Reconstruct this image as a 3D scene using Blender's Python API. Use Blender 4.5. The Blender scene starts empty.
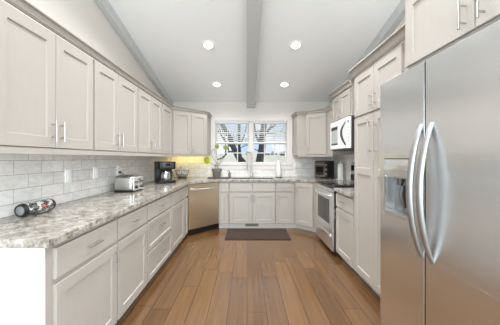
import bpy, bmesh, math, random
from mathutils import Vector, Matrix, noise
random.seed(7)
SC = bpy.context.scene
COL = SC.collection
PI = math.pi

# ------------------------------------------------------------------ camera
cam_d = bpy.data.cameras.new('camera')
cam = bpy.data.objects.new('camera', cam_d)
COL.objects.link(cam)
cam.location = (0, 0, 1.305)
cam.rotation_euler = (PI / 2, 0, 0)
cam_d.sensor_width = 36.0
cam_d.lens = 252.0 / 500.0 * 36.0
cam_d.shift_x = 3.0 / 500.0
cam_d.shift_y = -4.5 / 500.0
cam_d.clip_start = 0.05
cam_d.clip_end = 500
SC.camera = cam

# ------------------------------------------------------------------ view
SC.view_settings.view_transform = 'Standard'
SC.view_settings.look = 'None'
SC.view_settings.gamma = 1.0
SC.view_settings.use_curve_mapping = False
SC.view_settings.exposure = 0.41
SC.cycles.use_denoising = True
SC.cycles.max_bounces = 12
SC.cycles.diffuse_bounces = 6
SC.cycles.sample_clamp_indirect = 6.0

# ------------------------------------------------------------------ world: pale blue sky with broken cloud
w = bpy.data.worlds.new('sky')
SC.world = w
w.use_nodes = True
nt = w.node_tree
nt.nodes.clear()
tc = nt.nodes.new('ShaderNodeTexCoord')
nz = nt.nodes.new('ShaderNodeTexNoise')
nz.inputs['Scale'].default_value = 7.0
nz.inputs['Detail'].default_value = 6.0
cr = nt.nodes.new('ShaderNodeValToRGB')
cr.color_ramp.elements[0].position = 0.44
cr.color_ramp.elements[0].color = (0.52, 0.70, 0.92, 1)
cr.color_ramp.elements[1].position = 0.62
cr.color_ramp.elements[1].color = (0.95, 0.97, 1.0, 1)
bg = nt.nodes.new('ShaderNodeBackground')
bg.inputs['Strength'].default_value = 0.80
out = nt.nodes.new('ShaderNodeOutputWorld')
nt.links.new(tc.outputs['Generated'], nz.inputs['Vector'])
nt.links.new(nz.outputs['Fac'], cr.inputs['Fac'])
nt.links.new(cr.outputs['Color'], bg.inputs['Color'])
nt.links.new(bg.outputs['Background'], out.inputs['Surface'])


def light(name, kind, loc, rot, energy, color=(1, 1, 1), size=None, size_y=None, angle=None, spread=None):
    d = bpy.data.lights.new(name, kind)
    d.energy = energy
    d.color = color
    if kind == 'AREA':
        d.shape = 'RECTANGLE' if size_y else 'DISK'
        d.size = size
        if size_y:
            d.size_y = size_y
        if spread:
            d.spread = spread
    if kind == 'SUN' and angle:
        d.angle = angle
    o = bpy.data.objects.new(name, d)
    COL.objects.link(o)
    o.location = loc
    o.rotation_euler = rot
    return o


# sun on the garden (high, from the side: it does not reach into the kitchen)
light('sun', 'SUN', (20, 0, 20), (math.radians(22), math.radians(52), 0), 1.3, (1, 0.96, 0.9), angle=0.02)
# daylight through the two tall windows of the living area behind the camera
REAR_Y = -4.4
for wx in (-1.75, 1.75):
    light('rear_window_daylight', 'AREA', (wx, REAR_Y + 0.12, 1.75), (PI / 2, 0, 0), 172, (0.81, 0.94, 1.0), 2.3, 2.7)
# added fill light from both sides, set at made-up, unseen window openings
for wx, rz in ((-3.55, -PI / 2), (3.55, PI / 2)):
    light('side_fill_light', 'AREA', (wx, -2.0, 1.62), (PI / 2, 0, rz), 88, (0.81, 0.94, 1.0), 2.5, 2.4)
LAMP_W = 11.0


# ------------------------------------------------------------------ materials
def new_mat(name):
    m = bpy.data.materials.new(name)
    m.use_nodes = True
    b = m.node_tree.nodes['Principled BSDF']
    return m, m.node_tree, b


def lin(c):
    return tuple((x / 12.92 if x <= 0.04045 else ((x + 0.055) / 1.055) ** 2.4) for x in c)


def rgb(r, g, b):
    return lin((r / 255, g / 255, b / 255)) + (1,)


def mat(name, col, rough=0.5, metal=0.0, var=0.04, scale=30.0, bump=0.0, stretch=(1, 1, 1), spec=None, alpha=None):
    """a solid colour with a little procedural variation"""
    m, t, b = new_mat(name)
    N, L = t.nodes, t.links
    co = N.new('ShaderNodeTexCoord')
    mp = N.new('ShaderNodeMapping')
    mp.inputs['Scale'].default_value = stretch
    n = N.new('ShaderNodeTexNoise')
    n.inputs['Scale'].default_value = scale
    n.inputs['Detail'].default_value = 4
    L.new(co.outputs['Object'], mp.inputs['Vector'])
    L.new(mp.outputs['Vector'], n.inputs['Vector'])
    r = N.new('ShaderNodeValToRGB')
    a = tuple(max(0, c * (1 - var)) for c in col[:3]) + (1,)
    z = tuple(min(1, c * (1 + var)) for c in col[:3]) + (1,)
    r.color_ramp.elements[0].position = 0.3
    r.color_ramp.elements[0].color = a
    r.color_ramp.elements[1].position = 0.7
    r.color_ramp.elements[1].color = z
    L.new(n.outputs['Fac'], r.inputs['Fac'])
    L.new(r.outputs['Color'], b.inputs['Base Color'])
    b.inputs['Roughness'].default_value = rough
    b.inputs['Metallic'].default_value = metal
    if spec is not None:
        b.inputs['Specular IOR Level'].default_value = spec
    if bump:
        bp = N.new('ShaderNodeBump')
        bp.inputs['Strength'].default_value = bump
        bp.inputs['Distance'].default_value = 0.002
        L.new(n.outputs['Fac'], bp.inputs['Height'])
        L.new(bp.outputs['Normal'], b.inputs['Normal'])
    return m


def steel(name, col, rough=0.3, stretch=(1, 1, 60), var=0.05, aniso=0.0, arot=0.0):
    m, t, b = new_mat(name)
    N, L = t.nodes, t.links
    co = N.new('ShaderNodeTexCoord')
    mp = N.new('ShaderNodeMapping')
    mp.inputs['Scale'].default_value = stretch
    n = N.new('ShaderNodeTexNoise')
    n.inputs['Scale'].default_value = 6
    n.inputs['Detail'].default_value = 6
    L.new(co.outputs['Object'], mp.inputs['Vector'])
    L.new(mp.outputs['Vector'], n.inputs['Vector'])
    mr = N.new('ShaderNodeMapRange')
    mr.inputs['To Min'].default_value = rough - 0.03
    mr.inputs['To Max'].default_value = rough + 0.04
    L.new(n.outputs['Fac'], mr.inputs['Value'])
    L.new(mr.outputs['Result'], b.inputs['Roughness'])
    r = N.new('ShaderNodeValToRGB')
    r.color_ramp.elements[0].position = 0.3
    r.color_ramp.elements[0].color = tuple(c * (1 - var) for c in col[:3]) + (1,)
    r.color_ramp.elements[1].position = 0.7
    r.color_ramp.elements[1].color = tuple(min(1, c * (1 + var)) for c in col[:3]) + (1,)
    L.new(n.outputs['Fac'], r.inputs['Fac'])
    L.new(r.outputs['Color'], b.inputs['Base Color'])
    b.inputs['Metallic'].default_value = 1.0
    if aniso:
        tg = N.new('ShaderNodeTangent')
        tg.direction_type = 'RADIAL'
        tg.axis = 'Z'
        L.new(tg.outputs[0], b.inputs['Tangent'])
        b.inputs['Anisotropic'].default_value = aniso
        b.inputs['Anisotropic Rotation'].default_value = arot
    return m


def m_floor():
    m, t, b = new_mat('oak_planks')
    N, L = t.nodes, t.links
    co = N.new('ShaderNodeTexCoord')
    sp = N.new('ShaderNodeSeparateXYZ')
    L.new(co.outputs['Object'], sp.inputs[0])
    cb = N.new('ShaderNodeCombineXYZ')
    dv = N.new('ShaderNodeMath')
    dv.operation = 'DIVIDE'
    dv.inputs[1].default_value = 0.165
    fl = N.new('ShaderNodeMath')
    fl.operation = 'FLOOR'
    wn = N.new('ShaderNodeTexWhiteNoise')
    wn.noise_dimensions = '1D'
    ma = N.new('ShaderNodeMath')
    ma.operation = 'MULTIPLY_ADD'
    ma.inputs[1].default_value = 1.5
    L.new(sp.outputs['X'], dv.inputs[0])
    L.new(dv.outputs[0], fl.inputs[0])
    L.new(fl.outputs[0], wn.inputs['W'])
    L.new(wn.outputs['Value'], ma.inputs[0])
    L.new(sp.outputs['Y'], ma.inputs[2])
    L.new(ma.outputs[0], cb.inputs['X'])
    L.new(sp.outputs['X'], cb.inputs['Y'])
    br = N.new('ShaderNodeTexBrick')
    br.offset = 0.0
    br.offset_frequency = 2
    br.inputs['Scale'].default_value = 1.0
    br.inputs['Brick Width'].default_value = 1.5
    br.inputs['Row Height'].default_value = 0.165
    br.inputs['Mortar Size'].default_value = 0.0028
    br.inputs['Mortar Smooth'].default_value = 0.3
    br.inputs['Color1'].default_value = (0, 0, 0, 1)
    br.inputs['Color2'].default_value = (1, 1, 1, 1)
    br.inputs['Mortar'].default_value = (0.5, 0.5, 0.5, 1)
    L.new(cb.outputs[0], br.inputs['Vector'])
    # plank tone
    rp = N.new('ShaderNodeValToRGB')
    rp.color_ramp.elements[0].color = rgb(97, 68, 41)
    rp.color_ramp.elements[1].color = rgb(118, 85, 53)
    L.new(br.outputs['Color'], rp.inputs['Fac'])
    # grain along the plank, shifted per plank
    sh = N.new('ShaderNodeVectorMath')
    sh.operation = 'MULTIPLY_ADD'
    sh.inputs[1].default_value = (13.1, 7.7, 3.3)
    L.new(br.outputs['Color'], sh.inputs[0])
    mp = N.new('ShaderNodeMapping')
    mp.inputs['Scale'].default_value = (26, 1.1, 1)
    L.new(co.outputs['Object'], mp.inputs['Vector'])
    L.new(mp.outputs['Vector'], sh.inputs[2])
    n = N.new('ShaderNodeTexNoise')
    n.inputs['Scale'].default_value = 1.0
    n.inputs['Detail'].default_value = 7
    n.inputs['Roughness'].default_value = 0.65
    n.inputs['Distortion'].default_value = 0.3
    L.new(sh.outputs[0], n.inputs['Vector'])
    g = N.new('ShaderNodeValToRGB')
    g.color_ramp.elements[0].position = 0.3
    g.color_ramp.elements[0].color = (0.70, 0.66, 0.62, 1)
    g.color_ramp.elements[1].position = 0.68
    g.color_ramp.elements[1].color = (1.14, 1.13, 1.11, 1)
    L.new(n.outputs['Fac'], g.inputs['Fac'])
    mx = N.new('ShaderNodeMix')
    mx.data_type = 'RGBA'
    mx.blend_type = 'MULTIPLY'
    mx.inputs['Factor'].default_value = 1
    L.new(rp.outputs['Color'], mx.inputs['A'])
    L.new(g.outputs['Color'], mx.inputs['B'])
    m2 = N.new('ShaderNodeMix')
    m2.data_type = 'RGBA'
    L.new(br.outputs['Fac'], m2.inputs['Factor'])
    L.new(mx.outputs['Result'], m2.inputs['A'])
    m2.inputs['B'].default_value = rgb(52, 33, 20)
    L.new(m2.outputs['Result'], b.inputs['Base Color'])
    b.inputs['Roughness'].default_value = 0.2
    b.inputs['Specular IOR Level'].default_value = 1.0
    bp = N.new('ShaderNodeBump')
    bp.inputs['Strength'].default_value = 0.12
    bp.inputs['Distance'].default_value = 0.002
    bp.invert = True
    L.new(br.outputs['Fac'], bp.inputs['Height'])
    b2 = N.new('ShaderNodeBump')
    b2.inputs['Strength'].default_value = 0.15
    b2.inputs['Distance'].default_value = 0.002
    L.new(n.outputs['Fac'], b2.inputs['Height'])
    L.new(bp.outputs['Normal'], b2.inputs['Normal'])
    L.new(b2.outputs['Normal'], b.inputs['Normal'])
    return m


def m_tile(name, axis):
    """whitewashed marble subway tile, greyish grout; axis = horizontal world axis"""
    m, t, b = new_mat(name)
    N, L = t.nodes, t.links
    co = N.new('ShaderNodeTexCoord')
    sp = N.new('ShaderNodeSeparateXYZ')
    L.new(co.outputs['Object'], sp.inputs[0])
    ad = N.new('ShaderNodeMath')
    ad.operation = 'ADD'
    ad.inputs[1].default_value = -0.895 + 0.098 * 10
    L.new(sp.outputs['Z'], ad.inputs[0])
    cb = N.new('ShaderNodeCombineXYZ')
    ax = N.new('ShaderNodeMath')
    ax.operation = 'ADD'
    ax.inputs[1].default_value = -0.07 + 0.235 * 20
    L.new(sp.outputs[axis], ax.inputs[0])
    L.new(ax.outputs[0], cb.inputs['X'])
    L.new(ad.outputs[0], cb.inputs['Y'])
    br = N.new('ShaderNodeTexBrick')
    br.offset = 0.5
    br.inputs['Scale'].default_value = 1.0
    br.inputs['Brick Width'].default_value = 0.235
    br.inputs['Row Height'].default_value = 0.098
    br.inputs['Mortar Size'].default_value = 0.0022
    br.inputs['Mortar Smooth'].default_value = 0.2
    br.inputs['Color1'].default_value = rgb(228, 224, 221)
    br.inputs['Color2'].default_value = rgb(238, 235, 232)
    br.inputs['Mortar'].default_value = rgb(176, 170, 164)
    L.new(cb.outputs[0], br.inputs['Vector'])
    n = N.new('ShaderNodeTexNoise')
    n.inputs['Scale'].default_value = 9
    n.inputs['Detail'].default_value = 8
    n.inputs['Roughness'].default_value = 0.7
    n.inputs['Distortion'].default_value = 1.2
    mp = N.new('ShaderNodeMapping')
    mp.inputs['Scale'].default_value = (0.7, 0.7, 1.8)
    L.new(co.outputs['Object'], mp.inputs['Vector'])
    L.new(mp.outputs['Vector'], n.inputs['Vector'])
    g = N.new('ShaderNodeValToRGB')
    g.color_ramp.elements[0].position = 0.32
    g.color_ramp.elements[0].color = (0.82, 0.80, 0.785, 1)
    g.color_ramp.elements[1].position = 0.58
    g.color_ramp.elements[1].color = (1.02, 1.02, 1.02, 1)
    L.new(n.outputs['Fac'], g.inputs['Fac'])
    mx = N.new('ShaderNodeMix')
    mx.data_type = 'RGBA'
    mx.blend_type = 'MULTIPLY'
    mx.inputs['Factor'].default_value = 1
    L.new(br.outputs['Color'], mx.inputs['A'])
    L.new(g.outputs['Color'], mx.inputs['B'])
    L.new(mx.outputs['Result'], b.inputs['Base Color'])
    b.inputs['Roughness'].default_value = 0.5
    b.inputs['Specular IOR Level'].default_value = 0.2
    bp = N.new('ShaderNodeBump')
    bp.invert = True
    bp.inputs['Strength'].default_value = 0.5
    bp.inputs['Distance'].default_value = 0.002
    L.new(br.outputs['Fac'], bp.inputs['Height'])
    L.new(bp.outputs['Normal'], b.inputs['Normal'])
    return m


def m_granite():
    m, t, b = new_mat('granite')
    N, L = t.nodes, t.links
    co = N.new('ShaderNodeTexCoord')

    def nse(scale, detail, rough, dist=0.0):
        n = N.new('ShaderNodeTexNoise')
        n.inputs['Scale'].default_value = scale
        n.inputs['Detail'].default_value = detail
        n.inputs['Roughness'].default_value = rough
        n.inputs['Distortion'].default_value = dist
        L.new(co.outputs['Object'], n.inputs['Vector'])
        return n
    a = nse(16, 8, 0.75, 0.5)
    r = N.new('ShaderNodeValToRGB')
    e = r.color_ramp.elements
    e[0].position = 0.30
    e[0].color = rgb(78, 70, 64)
    e[1].position = 0.66
    e[1].color = rgb(200, 196, 190)
    x = e.new(0.42)
    x.color = rgb(128, 118, 108)
    x = e.new(0.52)
    x.color = rgb(166, 158, 148)
    L.new(a.outputs['Fac'], r.inputs['Fac'])
    c = nse(75, 4, 0.7)
    r2 = N.new('ShaderNodeValToRGB')
    r2.color_ramp.elements[0].position = 0.33
    r2.color_ramp.elements[0].color = (0.35, 0.32, 0.3, 1)
    r2.color_ramp.elements[1].position = 0.47
    r2.color_ramp.elements[1].color = (1, 1, 1, 1)
    L.new(c.outputs['Fac'], r2.inputs['Fac'])
    mx = N.new('ShaderNodeMix')
    mx.data_type = 'RGBA'
    mx.blend_type = 'MULTIPLY'
    mx.inputs['Factor'].default_value = 0.8
    L.new(r.outputs['Color'], mx.inputs['A'])
    L.new(r2.outputs['Color'], mx.inputs['B'])
    L.new(mx.outputs['Result'], b.inputs['Base Color'])
    b.inputs['Roughness'].default_value = 0.12
    return m


def m_camo():
    m, t, b = new_mat('camouflage_cloth')
    N, L = t.nodes, t.links
    co = N.new('ShaderNodeTexCoord')
    mp = N.new('ShaderNodeMapping')
    mp.inputs['Scale'].default_value = (1, 0.55, 1)
    n = N.new('ShaderNodeTexNoise')
    n.inputs['Scale'].default_value = 42
    n.inputs['Detail'].default_value = 2
    L.new(co.outputs['Object'], mp.inputs['Vector'])
    L.new(mp.outputs['Vector'], n.inputs['Vector'])
    r = N.new('ShaderNodeValToRGB')
    r.color_ramp.interpolation = 'CONSTANT'
    e = r.color_ramp.elements
    e[0].position = 0
    e[0].color = rgb(30, 32, 36)
    e[1].position = 0.535
    e[1].color = rgb(205, 203, 198)
    x = e.new(0.40)
    x.color = rgb(128, 122, 116)
    x = e.new(0.47)
    x.color = rgb(40, 42, 46)
    L.new(n.outputs['Fac'], r.inputs['Fac'])
    L.new(r.outputs['Color'], b.inputs['Base Color'])
    b.inputs['Roughness'].default_value = 0.8
    return m


def m_glass(name, tint=(1, 1, 1, 1), gloss=0.08):
    m, t, b = new_mat(name)
    N, L = t.nodes, t.links
    N.remove(b)
    tr = N.new('ShaderNodeBsdfTransparent')
    tr.inputs['Color'].default_value = tint
    gl = N.new('ShaderNodeBsdfGlossy')
    gl.inputs['Roughness'].default_value = 0.15
    fr = N.new('ShaderNodeFresnel')
    fr.inputs['IOR'].default_value = 1.12
    mx = N.new('ShaderNodeMixShader')
    L.new(fr.outputs[0], mx.inputs[0])
    L.new(tr.outputs[0], mx.inputs[1])
    L.new(gl.outputs[0], mx.inputs[2])
    L.new(mx.outputs[0], N['Material Output'].inputs['Surface'])
    return m


def m_emit(name, col, strength):
    m, t, b = new_mat(name)
    b.inputs['Base Color'].default_value = (0.9, 0.9, 0.9, 1)
    b.inputs['Emission Color'].default_value = col
    b.inputs['Emission Strength'].default_value = strength
    return m


M = {}
M['cab'] = mat('cabinet_paint', rgb(173, 165, 157), 0.36, spec=0.4, var=0.015, scale=8, stretch=(6, 6, 1))
M['inside'] = mat('cabinet_carcass', rgb(206, 199, 192), 0.5, var=0.02, scale=8)
M['white'] = mat('white_trim_paint', rgb(220, 213, 208), 0.5, var=0.01, spec=0.2)
M['wall'] = mat('wall_paint', rgb(214, 207, 200), 0.75, var=0.012, scale=60)
M['ceil'] = mat('ceiling_paint', rgb(245, 246, 246), 0.85, var=0.01, scale=80, bump=0.05)
M['beam'] = mat('grey_beam_paint', rgb(194, 195, 195), 0.5, var=0.03, scale=10)
M['floor'] = m_floor()
M['tile_side'] = m_tile('subway_tile_side', 'Y')
M['tile_back'] = m_tile('subway_tile_back', 'X')
M['granite'] = m_granite()
M['nickel'] = steel('brushed_nickel', (0.52, 0.50, 0.47), 0.3, (8, 8, 8))
M['chrome'] = steel('polished_steel', (0.78, 0.78, 0.77), 0.14, (5, 5, 5))
M['steel'] = steel('brushed_steel', (0.86, 0.87, 0.88), 0.25, (0.05, 0.05, 12), 0.012, 0.8, 0.0)
M['steel_light'] = steel('light_steel', (0.86, 0.86, 0.86), 0.3, (1, 1, 30))
M['steel_warm'] = steel('warm_brushed_steel', (0.97, 0.83, 0.62), 0.30, (40, 1, 1), 0.03, 0.7, 0.0)
M['dark_steel'] = mat('dark_grey_metal', rgb(88, 86, 84), 0.4, 0.6)
M['black'] = mat('black_plastic', rgb(26, 25, 25), 0.35)
M['black_glass'] = mat('black_glass', rgb(20, 19, 19), 0.06, var=0.02)
M['grey_glass'] = mat('smoked_oven_glass', rgb(52, 50, 47), 0.10, var=0.02)
M['grey_plastic'] = mat('grey_plastic', rgb(165, 163, 160), 0.4)
M['white_plastic'] = mat('white_plastic', rgb(250, 249, 247), 0.4, var=0.01)
M['red'] = mat('red_badge', rgb(214, 96, 92), 0.5)
M['camo'] = m_camo()
M['lime'] = mat('lime_green', rgb(178, 194, 4), 0.6)
M['olive'] = mat('olive_green', rgb(124, 138, 74), 0.6)
M['stem'] = mat('pale_grey_stem', rgb(140, 136, 124), 0.6)
M['pot'] = mat('grey_stone_pot', rgb(122, 118, 108), 0.8, var=0.15, scale=50)
M['soil'] = mat('dark_soil', rgb(62, 54, 44), 0.95, var=0.3, scale=120)
M['amber'] = mat('brown_bottle', rgb(124, 110, 96), 0.3)
M['paper'] = mat('paper_towel', rgb(240, 238, 233), 0.9, var=0.02, bump=0.3, scale=200)
M['ceramic'] = mat('white_ceramic', rgb(236, 233, 228), 0.25, var=0.01)
M['tray'] = mat('dark_brown_tray', rgb(80, 68, 58), 0.5)
M['rug'] = mat('dark_brown_mat', rgb(60, 46, 39), 0.95, var=0.16, scale=160, bump=0.4)
M['rug_edge'] = mat('mat_binding', rgb(60, 30, 22), 0.9)
M['wood_dark'] = mat('dark_wood', rgb(96, 66, 40), 0.5, var=0.15, stretch=(20, 2, 2), scale=3)
M['wire'] = mat('bronze_wire', rgb(110, 100, 88), 0.35, 0.8)
M['egg'] = mat('white_shell', rgb(248, 247, 245), 0.6, var=0.02)
M['glass'] = m_glass('window_glass')
M['carafe'] = mat('carafe_steel', (0.7, 0.7, 0.69, 1), 0.18, 1.0)
M['lamp'] = m_emit('lamp_glow', (1, 0.97, 0.92, 1), 6.0)
M['led'] = m_emit('led_strip_glow', (1, 0.80, 0.25, 1), 3.0)
M['slat'] = mat('blind_slat', rgb(244, 244, 242), 0.5, var=0.01)
M['bark'] = mat('bark', rgb(46, 44, 46), 0.95, var=0.3, scale=12, bump=0.5, stretch=(4, 4, 1))
M['grass'] = mat('winter_field', rgb(214, 208, 186), 0.95, var=0.18, scale=1.5)
M['bush'] = mat('distant_foliage', rgb(112, 118, 112), 0.95, var=0.3, scale=6)
M['vent'] = mat('vent_metal', rgb(150, 146, 138), 0.45, 0.4)
M['oven_front'] = mat('dull_bronze_metal', rgb(112, 102, 90), 0.5, 0.3)
M['mw_window_reflection'] = mat('microwave_window_reflection', rgb(176, 179, 180), 0.25)  # light grey paints a reflection onto the dark microwave window
M['mw_glare'] = mat('microwave_steel_glare', rgb(240, 240, 238), 0.25, var=0.01)  # white puts the bright reflection on the steel front into its colour
M['handle_steel'] = steel('satin_handle_steel', (0.40, 0.40, 0.40), 0.42, (1, 1, 4))
M['toaster_steel'] = steel('satin_toaster_steel', (0.50, 0.49, 0.47), 0.36, (1, 1, 8))
M['panel'] = mat('end_panel_daylit', rgb(226, 221, 213), 0.5, var=0.01)  # paler than the cabinets: daylight falling on the end panel, painted in
M['woofer'] = mat('grey_speaker_cone', rgb(128, 130, 132), 0.7)
M['seam'] = mat('seam_shadow_rubber', rgb(58, 54, 50), 0.8)


# ------------------------------------------------------------------ mesh builder
class MB:
    def __init__(self):
        self.bm = bmesh.new()

    def face(self, vs, smooth=False):
        try:
            f = self.bm.faces.new(vs)
            f.smooth = smooth
            return f
        except ValueError:
            return None

    def box(self, x0, x1, y0, y1, z0, z1, m=None):
        P = [(x0, y0, z0), (x1, y0, z0), (x1, y1, z0), (x0, y1, z0), (x0, y0, z1), (x1, y0, z1), (x1, y1, z1), (x0, y1, z1)]
        v = [self.bm.verts.new(m @ Vector(p) if m else p) for p in P]
        for q in ((0, 3, 2, 1), (4, 5, 6, 7), (0, 1, 5, 4), (1, 2, 6, 5), (2, 3, 7, 6), (3, 0, 4, 7)):
            self.face([v[i] for i in q])
        return self

    def rbox(self, x0, x1, y0, y1, z0, z1, r=0.01, seg=3, m=None):
        b = bmesh.new()
        bmesh.ops.create_cube(b, size=1)
        for v in b.verts:
            v.co = Vector(((x0 + x1) / 2 + v.co.x * (x1 - x0), (y0 + y1) / 2 + v.co.y * (y1 - y0), (z0 + z1) / 2 + v.co.z * (z1 - z0)))
        bmesh.ops.bevel(b, geom=b.edges[:], offset=r, segments=seg, profile=0.5, affect='EDGES')
        mp = {v: self.bm.verts.new(m @ v.co if m else v.co) for v in b.verts}
        for f in b.faces:
            self.face([mp[v] for v in f.verts], True)
        b.free()
        return self

    def prism(self, poly, z0, z1, m=None):
        lo = [self.bm.verts.new(m @ Vector((x, y, z0)) if m else (x, y, z0)) for x, y in poly]
        hi = [self.bm.verts.new(m @ Vector((x, y, z1)) if m else (x, y, z1)) for x, y in poly]
        n = len(poly)
        self.face(lo[::-1])
        self.face(hi)
        for i in range(n):
            self.face([lo[i], lo[(i + 1) % n], hi[(i + 1) % n], hi[i]])
        return self

    def tube(self, pts, rad, seg=10, caps=True, flat=1.0):
        pts = [Vector(p) for p in pts]
        n = len(pts)
        if not hasattr(rad, '__len__'):
            rad = [rad] * n
        tang = []
        for i in range(n):
            a = pts[max(0, i - 1)]
            b = pts[min(n - 1, i + 1)]
            d = (b - a)
            tang.append(d.normalized() if d.length > 1e-9 else Vector((0, 0, 1)))
        up = Vector((0, 0, 1)) if abs(tang[0].z) < 0.9 else Vector((1, 0, 0))
        nrm = (up - tang[0] * up.dot(tang[0])).normalized()
        rings = []
        for i in range(n):
            nrm = (nrm - tang[i] * nrm.dot(tang[i]))
            nrm = nrm.normalized() if nrm.length > 1e-6 else tang[i].orthogonal().normalized()
            bn = tang[i].cross(nrm)
            rings.append([self.bm.verts.new(pts[i] + nrm * (rad[i] * math.cos(2 * PI * k / seg)) + bn * (rad[i] * flat * math.sin(2 * PI * k / seg))) for k in range(seg)])
        for i in range(n - 1):
            for k in range(seg):
                self.face([rings[i][k], rings[i][(k + 1) % seg], rings[i + 1][(k + 1) % seg], rings[i + 1][k]], True)
        if caps:
            self.face(rings[0][::-1])
            self.face(rings[-1])
        return self

    def lathe(self, prof, c=(0, 0, 0), seg=24, m=None, smooth=True):
        """prof: (r, z) list from bottom to top around local z"""
        rings = []
        for r, z in prof:
            if r < 1e-6:
                p = Vector((c[0], c[1], c[2] + z))
                rings.append([self.bm.verts.new(m @ p if m else p)])
            else:
                rg = []
                for k in range(seg):
                    p = Vector((c[0] + r * math.cos(2 * PI * k / seg), c[1] + r * math.sin(2 * PI * k / seg), c[2] + z))
                    rg.append(self.bm.verts.new(m @ p if m else p))
                rings.append(rg)
        for a, b in zip(rings, rings[1:]):
            for k in range(seg):
                k2 = (k + 1) % seg
                if len(a) == 1 and len(b) == 1:
                    continue
                if len(a) == 1:
                    self.face([a[0], b[k2], b[k]], smooth)
                elif len(b) == 1:
                    self.face([a[k], a[k2], b[0]], smooth)
                else:
                    self.face([a[k], a[k2], b[k2], b[k]], smooth)
        return self

    def sphere(self, c, r, seg=14, rings=9, sc=(1, 1, 1), jitter=0):
        vs = []
        for i in range(rings + 1):
            th = PI * i / rings
            row = []
            for k in range(seg if 0 < i < rings else 1):
                p = Vector((math.sin(th) * math.cos(2 * PI * k / seg), math.sin(th) * math.sin(2 * PI * k / seg), math.cos(th)))
                rr = r * (1 + jitter * noise.noise(p * 2.2 + Vector(c) * 3)) if jitter else r
                row.append(self.bm.verts.new((c[0] + p.x * rr * sc[0], c[1] + p.y * rr * sc[1], c[2] + p.z * rr * sc[2])))
            vs.append(row)
        for a, b in zip(vs, vs[1:]):
            for k in range(seg):
                k2 = (k + 1) % seg
                if len(a) == 1:
                    self.face([a[0], b[k], b[k2]], True)
                elif len(b) == 1:
                    self.face([a[k], b[0], a[k2]], True)
                else:
                    self.face([a[k], b[k], b[k2], a[k2]], True)
        return self

    def panel(self, x0, x1, z0, z1, yb, yf, openings=(), depth=0.009, ch=0.002, slope=0.004):
        """slab from yb (back) to yf (front, smaller y) with recessed openings (x0,x1,z0,z1) on the front"""
        B = self.bm

        def ring(a, b, c, d, y):
            return [B.verts.new(p) for p in ((a, y, c), (b, y, c), (b, y, d), (a, y, d))]

        def bridge(r, s):
            for i in range(4):
                self.face([r[i], r[(i + 1) % 4], s[(i + 1) % 4], s[i]])
        r0 = ring(x0, x1, z0, z1, yb)
        r1 = ring(x0, x1, z0, z1, yf + ch)
        r2 = ring(x0 + ch, x1 - ch, z0 + ch, z1 - ch, yf)
        self.face(r0[::-1])
        bridge(r0, r1)
        bridge(r1, r2)
        if not openings:
            self.face(r2)
            return self
        # openings share x range; sorted by z
        ox0, ox1 = openings[0][0], openings[0][1]
        X0, X1, Z0, Z1 = x0 + ch, x1 - ch, z0 + ch, z1 - ch

        def quad(a, b, c, d, y=yf):
            self.face(ring(a, b, c, d, y))
        quad(X0, ox0, Z0, Z1)
        quad(ox1, X1, Z0, Z1)
        zz = Z0
        for (_, _, c, d) in openings:
            quad(ox0, ox1, zz, c)
            zz = d
        quad(ox0, ox1, zz, Z1)
        for (a, b, c, d) in openings:
            q0 = ring(a, b, c, d, yf)
            q1 = ring(a + slope, b - slope, c + slope, d - slope, yf + depth)
            bridge(q0, q1)
            self.face(q1)
        return self

    def sweep(self, path, prof):
        """path: list of (x,y) left to right as seen from the front; prof: (outward, z) closed loop; outward is to the right-hand side of travel"""
        P = [Vector((x, y)) for x, y in path]
        n = len(P)
        rings = []
        for i in range(n):
            ds = []
            if i > 0:
                ds.append((P[i] - P[i - 1]).normalized())
            if i < n - 1:
                ds.append((P[i + 1] - P[i]).normalized())
            ns = [Vector((d.y, -d.x)) for d in ds]
            if len(ns) == 1:
                o = ns[0]
            else:
                o = (ns[0] + ns[1]).normalized()
                o = o / max(0.3, o.dot(ns[0]))
            rings.append([self.bm.verts.new((P[i].x + o.x * a, P[i].y + o.y * a, z)) for a, z in prof])
        k = len(prof)
        for a, b in zip(rings, rings[1:]):
            for j in range(k):
                self.face([a[j], a[(j + 1) % k], b[(j + 1) % k], b[j]])
        self.face(rings[0][::-1])
        self.face(rings[-1])
        return self

    def build(self, name, material, parent=None, bevel=0.0):
        bmesh.ops.recalc_face_normals(self.bm, faces=self.bm.faces[:])
        me = bpy.data.meshes.new(name)
        self.bm.to_mesh(me)
        self.bm.free()
        if any(p.use_smooth for p in me.polygons):
            me.set_sharp_from_angle(angle=math.radians(38))
        o = bpy.data.objects.new(name, me)
        COL.objects.link(o)
        me.materials.append(M[material] if isinstance(material, str) else material)
        if parent is not None:
            o.parent = parent
        if bevel:
            bv = o.modifiers.new('bevel', 'BEVEL')
            bv.width = bevel
            bv.segments = 2
            bv.limit_method = 'ANGLE'
        return o


def thing(name, label, cat, loc=(0, 0, 0), rz=0.0, group=None):
    o = bpy.data.objects.new(name, None)
    COL.objects.link(o)
    o.empty_display_size = 0.1
    o.location = loc
    o.rotation_euler = (0, 0, math.radians(rz))
    return tag(o, label, cat, group)


def tag(o, label, cat, group=None):
    o['label'] = label
    o['category'] = cat
    if group:
        o['group'] = group
    return o


def struct(o):
    o['kind'] = 'structure'
    return o


def stag(name, loc=(0, 0, 0), rz=0):
    o = bpy.data.objects.new(name, None)
    COL.objects.link(o)
    o.location = loc
    o.rotation_euler = (0, 0, math.radians(rz))
    o['kind'] = 'structure'
    return o


# ------------------------------------------------------------------ the room
XL, XR, YB = -1.60, 1.775, 5.22
RX0, RX1 = -3.6, 3.6          # the living area behind is wider
SL = 0.238
RIDGE_Y = -0.6


def ceil_z(y):
    return 2.46 + SL * (5.22 - y)


RZ = ceil_z(RIDGE_Y)
struct(MB().box(RX0, RX1, REAR_Y, YB + 0.12, -0.12, 0.0).build('floor', 'floor'))
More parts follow.
